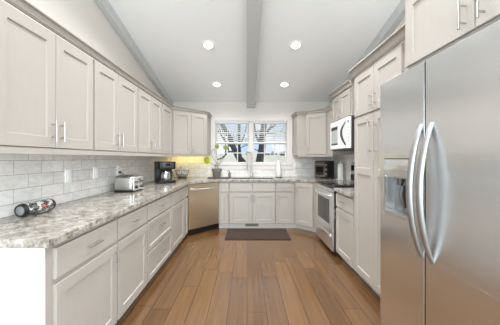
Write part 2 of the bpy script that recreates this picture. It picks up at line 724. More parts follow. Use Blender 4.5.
# ceiling: two pitched slabs, the kitchen side and the living side
mb = MB()
for (ya, za, yb_, zb) in ((YB + 0.12, ceil_z(YB + 0.12), RIDGE_Y, RZ), (RIDGE_Y, RZ, REAR_Y, 2.6 + 0.9)):
    vs = [mb.bm.verts.new(p) for p in ((RX0, ya, za), (RX1, ya, za), (RX1, yb_, zb), (RX0, yb_, zb), (RX0, ya, za + 0.15), (RX1, ya, za + 0.15), (RX1, yb_, zb + 0.15), (RX0, yb_, zb + 0.15))]
    for q in ((0, 3, 2, 1), (4, 5, 6, 7), (0, 1, 5, 4), (1, 2, 6, 5), (2, 3, 7, 6), (3, 0, 4, 7)):
        mb.face([vs[i] for i in q])
struct(mb.build('ceiling', 'ceil'))


def side_wall(mb, x0, x1, y0, y1, z0=0.0):
    """wall whose top follows the ceiling, with its head 2 cm up inside the slab"""
    ys = [y0, y1]
    if y0 < RIDGE_Y < y1:
        ys = [y0, RIDGE_Y, y1]

    def top(y):
        return (ceil_z(y) if y >= RIDGE_Y else RZ + (3.5 - RZ) * (RIDGE_Y - y) / (RIDGE_Y - REAR_Y)) + 0.02
    for a, b in zip(ys, ys[1:]):
        vs = [mb.bm.verts.new(p) for p in ((x0, a, z0), (x1, a, z0), (x1, b, z0), (x0, b, z0), (x0, a, top(a)), (x1, a, top(a)), (x1, b, top(b)), (x0, b, top(b)))]
        for q in ((0, 3, 2, 1), (4, 5, 6, 7), (0, 1, 5, 4), (1, 2, 6, 5), (2, 3, 7, 6), (3, 0, 4, 7)):
            mb.face([vs[i] for i in q])


mb = MB()
side_wall(mb, XL - 0.12, XL, 0.2, YB)
side_wall(mb, RX0, XL - 0.12, 0.2, 0.32)
side_wall(mb, RX0 - 0.12, RX0, REAR_Y, -3.3)
side_wall(mb, RX0 - 0.12, RX0, -0.7, 0.32)
side_wall(mb, RX0 - 0.12, RX0, -3.3, -0.7, 2.9)  # unseen opening, added to go with the side fill light
mb.box(RX0 - 0.12, RX0, -3.3, -0.7, 0, 0.35)
wl = struct(mb.build('wall_left', 'wall'))
mb = MB()
side_wall(mb, XR, XR + 0.12, 0.2, YB)
side_wall(mb, XR + 0.12, RX1, 0.2, 0.32)
side_wall(mb, RX1, RX1 + 0.12, REAR_Y, -3.3)
side_wall(mb, RX1, RX1 + 0.12, -0.7, 0.32)
side_wall(mb, RX1, RX1 + 0.12, -3.3, -0.7, 2.9)  # matching added opening for the fill light on this side
mb.box(RX1, RX1 + 0.12, -3.3, -0.7, 0, 0.35)
wr = struct(mb.build('wall_right', 'wall'))
# back wall with the window opening
WX0, WX1, WZ0, WZ1 = -0.672, 0.842, 1.160, 2.088
mb = MB()
H = ceil_z(YB) + 0.02
for b in ((XL - 0.12, WX0, 0, H), (WX1, XR + 0.12, 0, H), (WX0, WX1, 0, WZ0), (WX0, WX1, WZ1, H)):
    mb.box(b[0], b[1], YB, YB + 0.14, b[2], b[3])
wb = struct(mb.build('wall_back', 'wall'))
# rear wall with two tall window openings
mb = MB()
for b in ((RX0, -2.95, 0, 3.5), (-0.55, 0.55, 0, 3.5), (2.95, RX1, 0, 3.5), (-2.95, -0.55, 0, 0.35), (-2.95, -0.55, 3.15, 3.5), (0.55, 2.95, 0, 0.35), (0.55, 2.95, 3.15, 3.5)):
    mb.box(b[0], b[1], REAR_Y - 0.12, REAR_Y, b[2], b[3])
struct(mb.build('wall_rear', 'wall'))

# tiled backsplash
BS0, BS1 = 0.917, 1.40
t = MB().box(XL, XL + 0.010, 1.20, YB - 0.010, BS0, BS1).build('backsplash', 'tile_side', wl)
t = MB().box(XL + 0.010, -0.757, YB - 0.010, YB, BS0, BS1).box(-0.757, 0.943, YB - 0.010, YB, BS0, 1.058).box(0.943, XR - 0.010, YB - 0.010, YB, BS0, BS1).build('backsplash', 'tile_back', wb)
t = MB().box(XR - 0.010, XR, 2.76, YB, BS0, 1.43).build('backsplash', 'tile_side', wr)

# beams: one down the middle of the slope, one along each wall
ang = math.atan(SL)


def beam(name, x0, x1, drop, y0, y1):
    mb = MB()
    vs = []
    for y in (y0, y1):
        z = ceil_z(y) + 0.01
        vs += [mb.bm.verts.new(p) for p in ((x0, y, z - drop), (x1, y, z - drop), (x1, y, z), (x0, y, z))]
    for q in ((0, 1, 2, 3), (7, 6, 5, 4), (0, 4, 5, 1), (1, 5, 6, 2), (2, 6, 7, 3), (3, 7, 4, 0)):
        mb.face([vs[i] for i in q])
    return struct(mb.build(name, 'beam', bevel=0.004))


beam('trim_1', -0.005, 0.160, 0.135, RIDGE_Y, YB)
beam('trim_2', XL, XL + 0.07, 0.135, 0.2, YB)
beam('trim_3', XR - 0.075, XR, 0.14, 0.2, YB)

# ------------------------------------------------------------------ window over the sink
cs = MB()
CX0, CX1, CZ0, CZ1 = -0.752, 0.936, 1.060, 2.19
for b in ((CX0, WX0 + 0.02, WZ0, CZ1), (WX1 - 0.02, CX1, WZ0, CZ1), (WX0 + 0.02, WX1 - 0.02, WZ1 - 0.02, CZ1)):
    cs.box(b[0], b[1], YB - 0.020, YB, b[2], b[3])
cs.box(CX0, CX1, YB - 0.020, YB, CZ0, WZ0 + 0.0)            # apron
cs.box(CX0 + 0.01, CX1 - 0.01, YB - 0.032, YB + 0.06, WZ0 - 0.004, WZ0 + 0.022)     # stool
cs.box(CX0, CX1, YB - 0.028, YB - 0.018, CZ1 - 0.022, CZ1)   # head bead
# jamb liners + centre mullion
cs.box(WX0, WX0 + 0.018, YB, YB + 0.12, WZ0, WZ1)
cs.box(WX1 - 0.018, WX1, YB, YB + 0.12, WZ0, WZ1)
cs.box(WX0 + 0.018, WX1 - 0.018, YB, YB + 0.12, WZ1 - 0.018, WZ1)
cs.box(WX0 + 0.018, WX1 - 0.018, YB + 0.06, YB + 0.12, WZ0, WZ0 + 0.012)
cs.box(0.043, 0.123, YB + 0.02, YB + 0.12, WZ0 + 0.022, WZ1 - 0.018)
cas = struct(cs.build('trim_4', 'white', bevel=0.003))

for wi, (x0, x1) in enumerate(((WX0 + 0.018, 0.043), (0.123, WX1 - 0.018))):
    win = stag('window_%d' % (wi + 1))
    z0, z1 = WZ0 + 0.024, WZ1 - 0.019
    zm = (z0 + z1) / 2 - 0.01
    for nm, za, zb, y in (('lower_sash', z0, zm + 0.02, YB + 0.055), ('upper_sash', zm - 0.02, z1, YB + 0.085)):
        s = MB()
        fw = 0.028
        x0a, x1a = x0 + 0.001, x1 - 0.001
        s.box(x0a, x0a + fw, y, y + 0.028, za, zb).box(x1a - fw, x1a, y, y + 0.028, za, zb)
        s.box(x0a + fw, x1a - fw, y, y + 0.028, za, za + 0.036).box(x0a + fw, x1a - fw, y, y + 0.028, zb - 0.036, zb)
        gx0, gx1, gz0, gz1 = x0a + fw, x1a - fw, za + 0.036, zb - 0.036
        for k in (1, 2):
            xx = gx0 + (gx1 - gx0) * k / 3
            s.box(xx - 0.009, xx + 0.009, y + 0.006, y + 0.022, gz0, gz1)
        zz = (gz0 + gz1) / 2
        s.box(gx0, gx1, y + 0.0055, y + 0.0225, zz - 0.009, zz + 0.009)
        so = s.build(nm, 'white', win, bevel=0.002)
        MB().box(gx0, gx1, y + 0.013, y + 0.015, gz0, gz1).build('glass_pane', 'glass', so)
    lb = ('half-raised white slatted blind over the window half behind the potted ornament',
          'half-raised white slatted blind over the window half above the white tapered bottle')[wi]
    bl = thing('window_blind', lb, 'blind', (0, 0, 0), 0, 'slatted blinds in the sink window')
    MB().box(x0 + 0.004, x1 - 0.004, YB + 0.008, YB + 0.048, z1 - 0.030, z1 - 0.002).build('headrail', 'slat', bl)
    s = MB()
    ztop = z1 - 0.055
    ns = 9
    for k in range(ns):
        zc = ztop - k * 0.043
        mt = Matrix.Translation((0, YB + 0.028, zc)) @ Matrix.Rotation(math.radians(-13), 4, 'X')
        s.box(x0 + 0.006, x1 - 0.006, -0.022, 0.022, -0.0015, 0.0015, mt)
    s.build('slats', 'slat', bl)
    zc = ztop - ns * 0.043
    MB().box(x0 + 0.006, x1 - 0.006, YB + 0.012, YB + 0.044, zc - 0.012, zc + 0.012).build('bottom_rail', 'slat', bl, bevel=0.003)
    for xx in (x0 + 0.09, x1 - 0.09):
        MB().tube([(xx, YB + 0.006, z1 - 0.03), (xx, YB + 0.006, zc)], 0.0012, 5).build('ladder_cord', 'slat', bl)

# ------------------------------------------------------------------ outside
mb = MB()
vs = [mb.bm.verts.new(p) for p in ((-70, YB + 0.3, -0.35), (70, YB + 0.3, -0.35), (70, 16, 0.35), (-70, 16, 0.35), (90, 70, 2.35), (-90, 70, 2.35))]
mb.face([vs[0], vs[1], vs[2], vs[3]])
mb.face([vs[3], vs[2], vs[4], vs[5]])
struct(mb.build('ground', 'grass'))


def ground_z(y):
    return -0.35 + 0.7 * (y - 5.52) / (16 - 5.52) if y < 16 else 0.35 + 2.0 * (y - 16) / 54


def P(px, py, y):
    """world point at depth y that the photograph shows at px, py (used only for plotting positions of the garden trees)"""
    return ((px - 247) * y / 252, y, 1.305 + (158 - py) * y / 252)


def bare_tree(label, limbs, y, twigs=26, seed=1):
    rnd = random.Random(seed)
    mb = MB()
    base = None
    for pts, r0, r1, dy in limbs:
        w3 = [Vector(P(a, b, y + dy * i / max(1, len(pts) - 1))) for i, (a, b) in enumerate(pts)]
        if base is None:
            g = w3[0].copy()
            g.z = ground_z(y) - 0.1
            w3 = [g] + w3
            base = g
        # smooth by Catmull-Rom
        sm = []
        for i in range(len(w3) - 1):
            p0, p1, p2, p3 = w3[max(0, i - 1)], w3[i], w3[i + 1], w3[min(len(w3) - 1, i + 2)]
            for k in range(5):
                t = k / 5
                sm.append(0.5 * ((2 * p1) + (p2 - p0) * t + (2 * p0 - 5 * p1 + 4 * p2 - p3) * t * t + (-p0 + 3 * p1 - 3 * p2 + p3) * t ** 3))
        sm.append(w3[-1])
        n = len(sm)
        mb.tube(sm, [r0 + (r1 - r0) * i / (n - 1) for i in range(n)], 9)
        for _ in range(twigs):
            i = rnd.randrange(n // 3, n)
            p = sm[i]
            d = Vector((rnd.uniform(-1, 1), rnd.uniform(-0.6, 0.6), rnd.uniform(-0.1, 1))).normalized()
            L = rnd.uniform(0.35, 1.1)
            q = [p]
            for k in range(4):
                d = (d + Vector((rnd.uniform(-.35, .35), rnd.uniform(-.3, .3), rnd.uniform(-.15, .3)))).normalized()
                q.append(q[-1] + d * L / 4)
                if k == 2:
                    d2 = (d + Vector((rnd.uniform(-1, 1), 0, rnd.uniform(-.3, .8)))).normalized()
                    mb.tube([q[-1], q[-1] + d2 * L * 0.2, q[-1] + d2 * L * 0.4 + Vector((0, 0, 0.05))], [0.010, 0.007, 0.004], 4)
            mb.tube(q, [0.024, 0.018, 0.013, 0.009, 0.005], 5)
    mb.build('bare_tree', 'bark')
    o = bpy.data.objects['bare_tree'] if seed == 1 else COL.objects[-1]
    return o


def last_tagged(o, label):
    tag(o, label, 'tree', 'bare garden trees')


o = bare_tree('', [([(244, 167), (239, 158), (234, 149), (231, 141), (228, 134), (222, 124), (217, 112), (212, 96)], 0.135, 0.06, 0.6),
                   ([(233, 148), (226, 142), (219, 132), (212, 126)], 0.04, 0.015, -0.5),
                   ([(237, 153), (229, 152), (222, 158), (214, 160)], 0.045, 0.015, -0.4)], 9.2, 4, 1)
tag(o, 'bare tree leaning over behind the potted ornament, outside the window', 'tree', 'bare garden trees')
o = bare_tree('', [([(241, 166), (239, 150), (238.5, 138), (239, 122), (239, 100)], 0.11, 0.07, 0.2),
                   ([(239, 146), (244, 136), (248, 120)], 0.035, 0.015, 0.4)], 12.0, 3, 2)
tag(o, 'upright bare tree trunk outside the window, standing behind the leaning bare tree', 'tree', 'bare garden trees')
o = bare_tree('', [([(259, 168), (260, 158), (262, 147), (262, 137), (264, 124), (265, 105)], 0.17, 0.10, 0.2),
                   ([(262, 140), (268, 131), (277, 123), (288, 114)], 0.045, 0.02, 0.5),
                   ([(261, 146), (256, 135), (254, 122)], 0.05, 0.03, -0.4)], 9.6, 4, 3)
tag(o, 'dark forked bare tree outside the window half above the white tapered bottle', 'tree', 'bare garden trees')

rnd = random.Random(11)
bushes = ((-13, 62, 1.2, 'low grey-green bush on the horizon seen low behind the potted ornament'),
          (0.2, 66, 0.9, 'low grey-green bush on the horizon seen just beside the window mullion'),
          (4.6, 60, 0.7, 'small grey-green bush on the horizon beside the forked bare tree'),
          (6.9, 64, 0.8, 'grey-green bush on the horizon in the middle of the clear window half'),
          (8.7, 56, 1.1, 'largest grey-green bush on the horizon, near the window casing by the double outlet'))
for bx, by, br, lb in bushes:
    s = MB()
    for k in range(7):
        s.sphere((bx + rnd.uniform(-1, 1) * br * 0.8, by + rnd.uniform(-.5, .5) * br, ground_z(by) + br * rnd.uniform(0.25, 0.6)), br * rnd.uniform(0.35, 0.5), 12, 8, (1.1, 1, 0.9), 0.5)
    tag(s.build('distant_bush', 'bush'), lb, 'bush', 'bushes on the horizon')

# ------------------------------------------------------------------ recessed ceiling lights
lamps = ((-0.535, 3.49, 'larger-looking recessed ceiling light far from the back wall, on the dishwasher side of the beam'),
         (0.675, 3.49, 'larger-looking recessed ceiling light far from the back wall, on the microwave side of the beam'),
         (-0.540, 4.52, 'small recessed ceiling light near the back wall, on the dishwasher side of the beam'),
         (0.673, 4.52, 'small recessed ceiling light near the back wall, on the microwave side of the beam'))
for x, y, lb in lamps:
    t = thing('recessed_light', lb, 'ceiling light', (x, y, ceil_z(y)), 0, 'recessed ceiling lights')
    t.rotation_euler = (-ang, 0, 0)
    MB().lathe([(0.062, -0.010), (0.078, -0.012), (0.088, -0.008), (0.090, 0.0), (0.062, 0.0), (0.062, -0.010)], seg=28).build('trim_ring', 'white_plastic', t)
    MB().lathe([(0, -0.006), (0.062, -0.006), (0.062, 0.0), (0, 0.0)], seg=28).build('lens', 'lamp', t)
for x, y in [(l[0], l[1]) for l in lamps] + [(-0.535, 2.46), (0.675, 2.46), (-0.535, 1.43), (0.675, 1.43)]:
    light('recessed_lamp', 'AREA', (x, y, ceil_z(y) - 0.02), (0, 0, 0), LAMP_W * (0.4 if y > 4 else 1.02), (0.95, 0.98, 1.0), 0.14, spread=math.radians(135))

# ------------------------------------------------------------------ cabinets
HD = -0.020     # door front in cabinet space (y=0 is the face frame)


def handle(parent, orient, x, z, ln=0.135, stand=0.032, r=0.0055, mat_='nickel'):
    """bar pull centred at x,z on the door front"""
    s = MB()
    y = HD - stand
    h = ln / 2
    p = ln * 0.3
    if orient == 'v':
        s.tube([(x, y, z - h), (x, y, z + h)], r, 10)
        for q in (-p, p):
            s.tube([(x, HD, z + q), (x, y, z + q)], r * 0.8, 8)
    else:
        s.tube([(x - h, y, z), (x + h, y, z)], r, 10)
        for q in (-p, p):
            s.tube([(x + q, HD, z), (x + q, y, z)], r * 0.8, 8)
    return s.build('handle', mat_, parent)


def front(parent, kind, x0, x1, z0, z1, hd=None, splits=None, rail=0.068, label=None):
    """a shaker door or a drawer front; hd = (orient, x, z[, length])"""
    s = MB()
    if kind == 'slab':
        s.panel(x0, x1, z0, z1, -0.0005, HD, (), ch=0.003)
        nm = 'drawer'
    else:
        nm = 'drawer' if kind == 'drawer' else 'door'
        r = rail if kind == 'door' else 0.045
        zs = [z0 + r] + [q for sp in (splits or []) for q in (sp - r / 2, sp + r / 2)] + [z1 - r]
        ops = [(x0 + r, x1 - r, zs[i], zs[i + 1]) for i in range(0, len(zs), 2)]
        s.panel(x0, x1, z0, z1, -0.0005, HD, ops, depth=0.010)
    o = s.build(nm, 'cab', parent)
    if hd:
        handle(o, *hd)
    return o


def base_cab(label, loc, rz, w_, fronts, depth=0.60, top=0.872, group='base cabinets', body=None, name='base_cabinet', hollow=False):
    t = thing(name, label, 'cabinet', loc, rz, group)
    s = MB()
    if body:
        s.prism(body, 0.105, top)
        s.prism([(x, y + (0.06 if y < 0.05 else 0)) for x, y in body], 0.0, 0.105)
    elif hollow:
        s.box(0.001, 0.018, 0, depth, 0.105, top).box(w_ - 0.018, w_ - 0.001, 0, depth, 0.105, top)
        s.box(0.018, w_ - 0.018, 0, 0.018, 0.105, top).box(0.018, w_ - 0.018, depth - 0.01, depth, 0.105, top)
        s.box(0.018, w_ - 0.018, 0.018, depth - 0.01, 0.105, 0.123)
    else:
        s.box(0.001, w_ - 0.001, 0, depth, 0.105, top)
    s.build('body', 'cab', t)
    if not body:
        MB().box(0.001, w_ - 0.001, 0.065, depth - 0.02, 0.001, 0.1045).build('toe_kick', 'white', t)
    for f in fronts:
        front(t, *f)
    return t


# --- left run: face frame plane x = -0.985, faces +X; local x = world +Y
LFX = -0.985
LD = abs(XL - LFX) - 0.012
DZ0, DZ1 = 0.085, 0.664    # doors
RZ0, RZ1 = 0.690, 0.848    # top drawers
w_ = 0.655
t_near = base_cab('drawer-over-door base cabinet at the near counter end, with the bare white end panel', (LFX, 1.230, 0), 90, w_,
         [('slab', 0.046, w_ - 0.014, RZ0, RZ1, ('h', 0.34, 0.772)), ('door', 0.046, w_ - 0.014, DZ0, DZ1, ('v', w_ - 0.055, 0.575))], LD)
MB().box(-0.006, 0.0005, -0.001, LD, 0.001, 0.872).build('end_panel', 'panel', t_near)['label'] = 'bare white end panel'
w_ = 0.560
base_cab('drawer-over-door base cabinet between the white end panel one and the three-drawer one', (LFX, 1.885, 0), 90, w_,
         [('slab', 0.012, w_ - 0.010, RZ0, RZ1, ('h', w_ / 2, 0.772)), ('door', 0.012, w_ - 0.010, DZ0, DZ1, ('v', w_ - 0.050, 0.575))], LD)
w_ = 0.800
base_cab('light grey base cabinet with three stacked drawers in the long counter run', (LFX, 2.445, 0), 90, w_,
         [('slab', 0.012, w_ - 0.012, RZ0, RZ1, ('h', w_ / 2, 0.772)), ('drawer', 0.012, w_ - 0.012, 0.386, 0.672, ('h', w_ / 2, 0.560)), ('drawer', 0.012, w_ - 0.012, DZ0, 0.370, ('h', w_ / 2, 0.260))], LD)
w_ = 0.880
base_cab('base cabinet touching the dishwasher, wide drawer over a door with horizontal pull', (LFX, 3.245, 0), 90, w_,
         [('slab', 0.012, 0.866, RZ0, RZ1, ('h', 0.36, 0.772)), ('door', 0.012, 0.640, DZ0, DZ1, ('h', 0.33, 0.610)), ('door', 0.652, 0.866, DZ0, DZ1, None, None, 0.05)], LD)

# --- back run: face frame plane y = 4.63, faces -Y
BFY = 4.630
BD = YB - BFY - 0.012
base_cab('narrow white-grey base cabinet between the dishwasher and the sink cabinet', (-0.522, BFY, 0), 0, 0.192,
         [('slab', 0.030, 0.184, RZ0, RZ1), ('door', 0.030, 0.184, DZ0 + 0.02, DZ1, ('v', 0.163, 0.575, 0.13))], BD)
w_ = 0.850
base_cab('wide base cabinet under the kitchen sink with two doors and two false drawer fronts', (-0.328, BFY, 0), 0, w_,
         [('slab', 0.008, 0.421, RZ0, RZ1), ('slab', 0.429, w_ - 0.008, RZ0, RZ1),
          ('door', 0.008, 0.421, DZ0 + 0.02, DZ1, ('v', 0.392, 0.575, 0.15)), ('door', 0.429, w_ - 0.008, DZ0 + 0.02, DZ1, ('v', 0.458, 0.575, 0.15))], BD, name='sink_cabinet', hollow=True)
w_ = 0.353
base_cab('white-grey base cabinet with one drawer over one door, just right of the sink cabinet', (0.524, BFY, 0), 0, w_,
         [('slab', 0.010, 0.300, RZ0, RZ1, ('h', 0.155, 0.772)), ('door', 0.010, 0.300, DZ0 + 0.02, DZ1, ('v', 0.038, 0.575, 0.14))], BD)
# corner cabinet with the slanted door beside the range; local frame turned -45 degrees
c0 = Vector((0.882, BFY))
c1 = Vector((1.150, BFY - 0.268))
ln = (c1 - c0).length


def to_local(p, o, deg):
    a = math.radians(-deg)
    d = Vector(p) - Vector(o)
    return (d.x * math.cos(a) - d.y * math.sin(a), d.x * math.sin(a) + d.y * math.cos(a))


bod = [to_local(p, c0, -45) for p in ((0.882, BFY), (1.150, BFY - 0.268), (1.150, 4.170), (1.763, 4.170), (1.763, 5.208), (0.882, 5.208))]
t = thing('corner_base_cabinet', 'corner base cabinet with one full-height slanted door, between the sink run and the range', 'cabinet', (c0.x, c0.y, 0), -45, 'base cabinets')
MB().prism(bod, 0.105, 0.872).build('body', 'cab', t)
bod2 = [to_local(p, c0, -45) for p in ((0.882, BFY + 0.07), (0.930, BFY + 0.07), (1.210, BFY - 0.21), (1.210, 4.175), (1.763, 4.175), (1.763, 5.208), (0.882, 5.208))]
MB().prism(bod2, 0.001, 0.1045).build('toe_kick', 'white', t)
front(t, 'door', 0.020, ln - 0.006, DZ0 + 0.02, RZ1, ('v', 0.052, 0.745, 0.14))

# white toe-kick vent under the sink
t = thing('floor_vent', 'flat metal air vent in the toe kick under the sink cabinet', 'vent', (0.09, 4.690, 0.030))
MB().box(-0.125, 0.125, -0.003, 0.0045, 0, 0.062).build('frame', 'vent', t)
s = MB()
for k in range(16):
    s.box(-0.112 + k * 0.0146, -0.112 + k * 0.0146 + 0.007, -0.0055, -0.003, 0.010, 0.052)
s.build('grille', 'dark_steel', t)

# --- right run: drawer base next to the range, face x = 1.185, faces -X; local x = -Y
RFX = 1.185
w_ = 0.550
base_cab('small base cabinet between the range and the tall pantry, drawer over one door', (RFX, 3.312, 0), -90, w_,
         [('slab', 0.010, w_ - 0.030, RZ0 - 0.01, RZ1, ('h', 0.27, 0.772)), ('door', 0.010, w_ - 0.030, DZ0, DZ1 - 0.01, ('v', 0.040, 0.575, 0.13))], XR - RFX - 0.012)

# --- tall pantry
PY1, PY0 = 2.752, 1.640
t = thing('pantry_cabinet', 'tall grey pantry cabinet with double tall doors between the small base cabinet and the refrigerator', 'cabinet', (RFX, PY1, 0), -90)
MB().box(0, PY1 - PY0, 0, XR - RFX - 0.002, 0.10, 2.185).build('body', 'cab', t)
MB().box(0, PY1 - PY0, 0.06, XR - RFX - 0.02, 0.001, 0.0995).build('toe_kick', 'cab', t)
a0, a1, b0, b1 = 0.018, 0.428, 0.434, 0.850
front(t, 'door', a0, a1, 0.10, 1.722, ('v', a1 - 0.052, 1.49, 0.40), [1.17], 0.066)
front(t, 'door', b0, b1, 0.10, 1.722, ('v', b0 + 0.052, 1.49, 0.40), [1.17], 0.066)
front(t, 'door', a0, a1, 1.745, 2.165, ('v', a1 - 0.040, 1.85, 0.14))
front(t, 'door', b0, b1, 1.745, 2.165, ('v', b0 + 0.040, 1.85, 0.14))

# --- upper cabinets
UZ0, UZ1 = 1.365, 2.122


def upper_cab(label, loc, rz, w_, fronts, depth, z0=UZ0, z1=UZ1, rail=True, body=None, group='wall cabinets', name='wall_cabinet'):
    t = thing(name, label, 'cabinet', loc, rz, group)
    s = MB()
    if body:
        s.prism(body, z0, z1)
    else:
        s.box(0.001, w_ - 0.001, 0, depth, z0, z1)
    s.build('body', 'cab', t)
    if rail:
        MB().box(0.001, w_ - 0.001, -0.016, 0.006, z0 - 0.036, z0 - 0.0005).build('light_rail', 'cab', t)
    for f in fronts:
        front(t, *f)
    return t


UFX = -1.270
UD = abs(XL - UFX) - 0.002
hz = UZ0 + 0.115


def pair(w_, a, m_, b, z0=UZ0 + 0.006, z1=UZ1 - 0.012, off=0.036, h=hz):
    return [('door', a, m_ - 0.003, z0, z1, ('v', m_ - off, h)), ('door', m_ + 0.003, b, z0, z1, ('v', m_ + off, h))]


upper_cab('pale grey two-door wall cabinet nearest the camera, above the camouflage speaker', (UFX, 1.240, 0), 90, 0.825, pair(0.825, 0.006, 0.410, 0.808), UD)
upper_cab('pale grey two-door wall cabinet above the toaster, middle of the long row', (UFX, 2.065, 0), 90, 0.835, pair(0.835, 0.012, 0.385, 0.815), UD)
upper_cab('two-door wall cabinet between the one above the toaster and the narrow corner single-door one', (UFX, 2.900, 0), 90, 0.820, pair(0.820, 0.014, 0.405, 0.800), UD)
upper_cab('narrow single-door wall cabinet above the coffee maker, last before the slanted corner', (UFX, 3.720, 0), 90, 0.500, [('door', 0.026, 0.478, UZ0 + 0.006, UZ1 - 0.012, None)], UD)
# slanted corner wall cabinet left of the window
c0 = (-1.270, 4.224)
c1 = (-0.757, 4.737)
bod = [to_local(p, c0, 45) for p in ((-1.270, 4.224), (-0.757, 4.737), (-0.757, 5.218), (-1.598, 5.218), (-1.598, 4.224))]
ln = (Vector(c1) - Vector(c0)).length
t = upper_cab('slanted two-door corner wall cabinet above the wire bowl, left of the window', (c0[0], c0[1], 0), 45, ln, pair(ln, 0.026, ln / 2 + 0.012, ln - 0.008), 0, body=bod)
for ch in list(t.children):
    if ch.name.startswith('light_rail'):
        bpy.data.objects.remove(ch)
MB().box(0.016, ln - 0.004, -0.014, 0.006, UZ0 - 0.026, UZ0 - 0.0005).build('light_rail', 'cab', t)
# slanted corner wall cabinet right of the window
c0 = (1.115, 4.735)
c1 = (1.410, 4.440)
bod = [to_local(p, c0, -45) for p in ((0.946, 4.735), (1.115, 4.735), (1.410, 4.440), (1.410, 4.150), (1.773, 4.150), (1.773, 5.218), (0.946, 5.218))]
ln = (Vector(c1) - Vector(c0)).length
t = upper_cab('corner wall cabinet right of the window above the black toaster oven, with one slanted door', (c0[0], c0[1], 0), -45, ln, [('door', 0.006, ln - 0.012, UZ0 + 0.006, UZ1 - 0.012, ('v', 0.040, hz))], 0, body=bod, rail=False)
s = MB()
R = [to_local(p, c0, -45) for p in ((0.950, 4.740), (1.117, 4.740), (1.413, 4.444), (1.413, 4.160))]
s.sweep(R, [(0.014, UZ0 - 0.036), (0.014, UZ0 - 0.0005), (-0.010, UZ0 - 0.0005), (-0.010, UZ0 - 0.036)])
s.build('light_rail', 'cab', t)
# over the microwave
OFX = 1.410
upper_cab('short two-door wall cabinet mounted above the microwave', (OFX, 4.145, 0), -90, 0.765, pair(0.765, 0.010, 0.375, 0.735, 1.888, 2.255, 0.030, 1.965), XR - OFX - 0.002, 1.878, 2.275, rail=False)
# over the refrigerator
FFX = 1.020
upper_cab('deep two-door cabinet mounted above the refrigerator, cut off by the top of the frame', (FFX, 1.600, 0), -90, 0.985, [
    ('door', 0.006, 0.490, 1.876, 2.300, ('v', 0.446, 1.962, 0.135)), ('door', 0.496, 0.978, 1.876, 2.300, ('v', 0.540, 1.962, 0.135))], XR - FFX - 0.002, 1.868, 2.325, rail=False)

# --- crown mouldings (mitred runs along the cabinet tops)


def crown(name, path, z0, z1, out_=0.032):
    h = z1 - z0
    prof = [(-0.010, z0), (0.003, z0), (0.003, z0 + 0.14 * h), (0.010, z0 + 0.16 * h), (0.010, z0 + 0.27 * h), (0.006, z0 + 0.30 * h), (0.007, z0 + 0.38 * h), (0.3 * out_, z0 + 0.70 * h), (0.45 * out_, z0 + 0.80 * h), (out_, z0 + 0.86 * h), (out_, z1), (-0.010, z1)]
    return struct(MB().sweep(path, prof).build(name, 'cab'))


e = 0.020
crown('trim_5', [(XL + 0.002, 1.238), (UFX + e, 1.238), (UFX + e, 4.215), (-0.745, 4.728), (-0.745, 5.20)][1:], UZ1 + 0.001, UZ1 + 0.056)
crown('trim_6', [(0.934, 5.19), (0.934, 4.722), (1.122, 4.722), (1.392, 4.452), (1.392, 4.148)], UZ1 + 0.001, UZ1 + 0.056)
crown('trim_7', [(1.70, 4.147), (OFX - e, 4.147), (OFX - e, 3.378)][0:], 2.276, 2.348, 0.046)
crown('trim_8', [(1.70, PY1 + 0.001), (RFX - e, PY1 + 0.001), (RFX - e, 1.665)], 2.186, 2.262, 0.046)
crown('trim_9', [(1.70, 1.602), (FFX - e, 1.602), (FFX - e, 0.62)], 2.326, 2.385)

# ------------------------------------------------------------------ countertops
CT0, CT1 = 0.874, 0.915
outer = [(XL + 0.001, 1.200), (-0.945, 1.200), (-0.945, 4.128), (-0.490, 4.583), (0.905, 4.583), (1.138, 4.350), (1.138, 4.156), (XR - 0.001, 4.156), (XR - 0.001, YB - 0.001), (XL + 0.001, YB - 0.001)]
SX0, SX1, SY0, SY1 = -0.300, 0.510, 4.700, 5.060
hole = [(SX0, SY0), (SX1, SY0), (SX1, SY1), (SX0, SY1)]


def slab(outer, hole, z0, z1):
    bm = bmesh.new()
    ed = []
    for loop in ([outer, hole] if hole else [outer]):
        vs = [bm.verts.new((x, y, z0)) for x, y in loop]
        for i in range(len(vs)):
            ed.append(bm.edges.new((vs[i], vs[(i + 1) % len(vs)])))
    bmesh.ops.triangle_fill(bm, edges=ed, use_beauty=True)
    r = bmesh.ops.extrude_face_region(bm, geom=bm.faces[:])
    for g in r['geom']:
        if isinstance(g, bmesh.types.BMVert):
            g.co.z = z1
    bmesh.ops.dissolve_limit(bm, angle_limit=0.01, verts=bm.verts[:], edges=bm.edges[:])
    mb = MB()
    mb.bm.free()
    mb.bm = bm
    return mb


tag(slab(outer, hole, CT0, CT1).build('countertop', 'granite', bevel=0.004), 'long U-shaped speckled granite countertop from the near cabinet round past the sink to the range', 'countertop')
tag(slab([(1.138, 2.754), (XR - 0.012, 2.754), (XR - 0.012, 3.322), (1.138, 3.322)], None, CT0, CT1).build('countertop', 'granite', bevel=0.004), 'short piece of granite countertop between the range and the tall pantry', 'countertop')

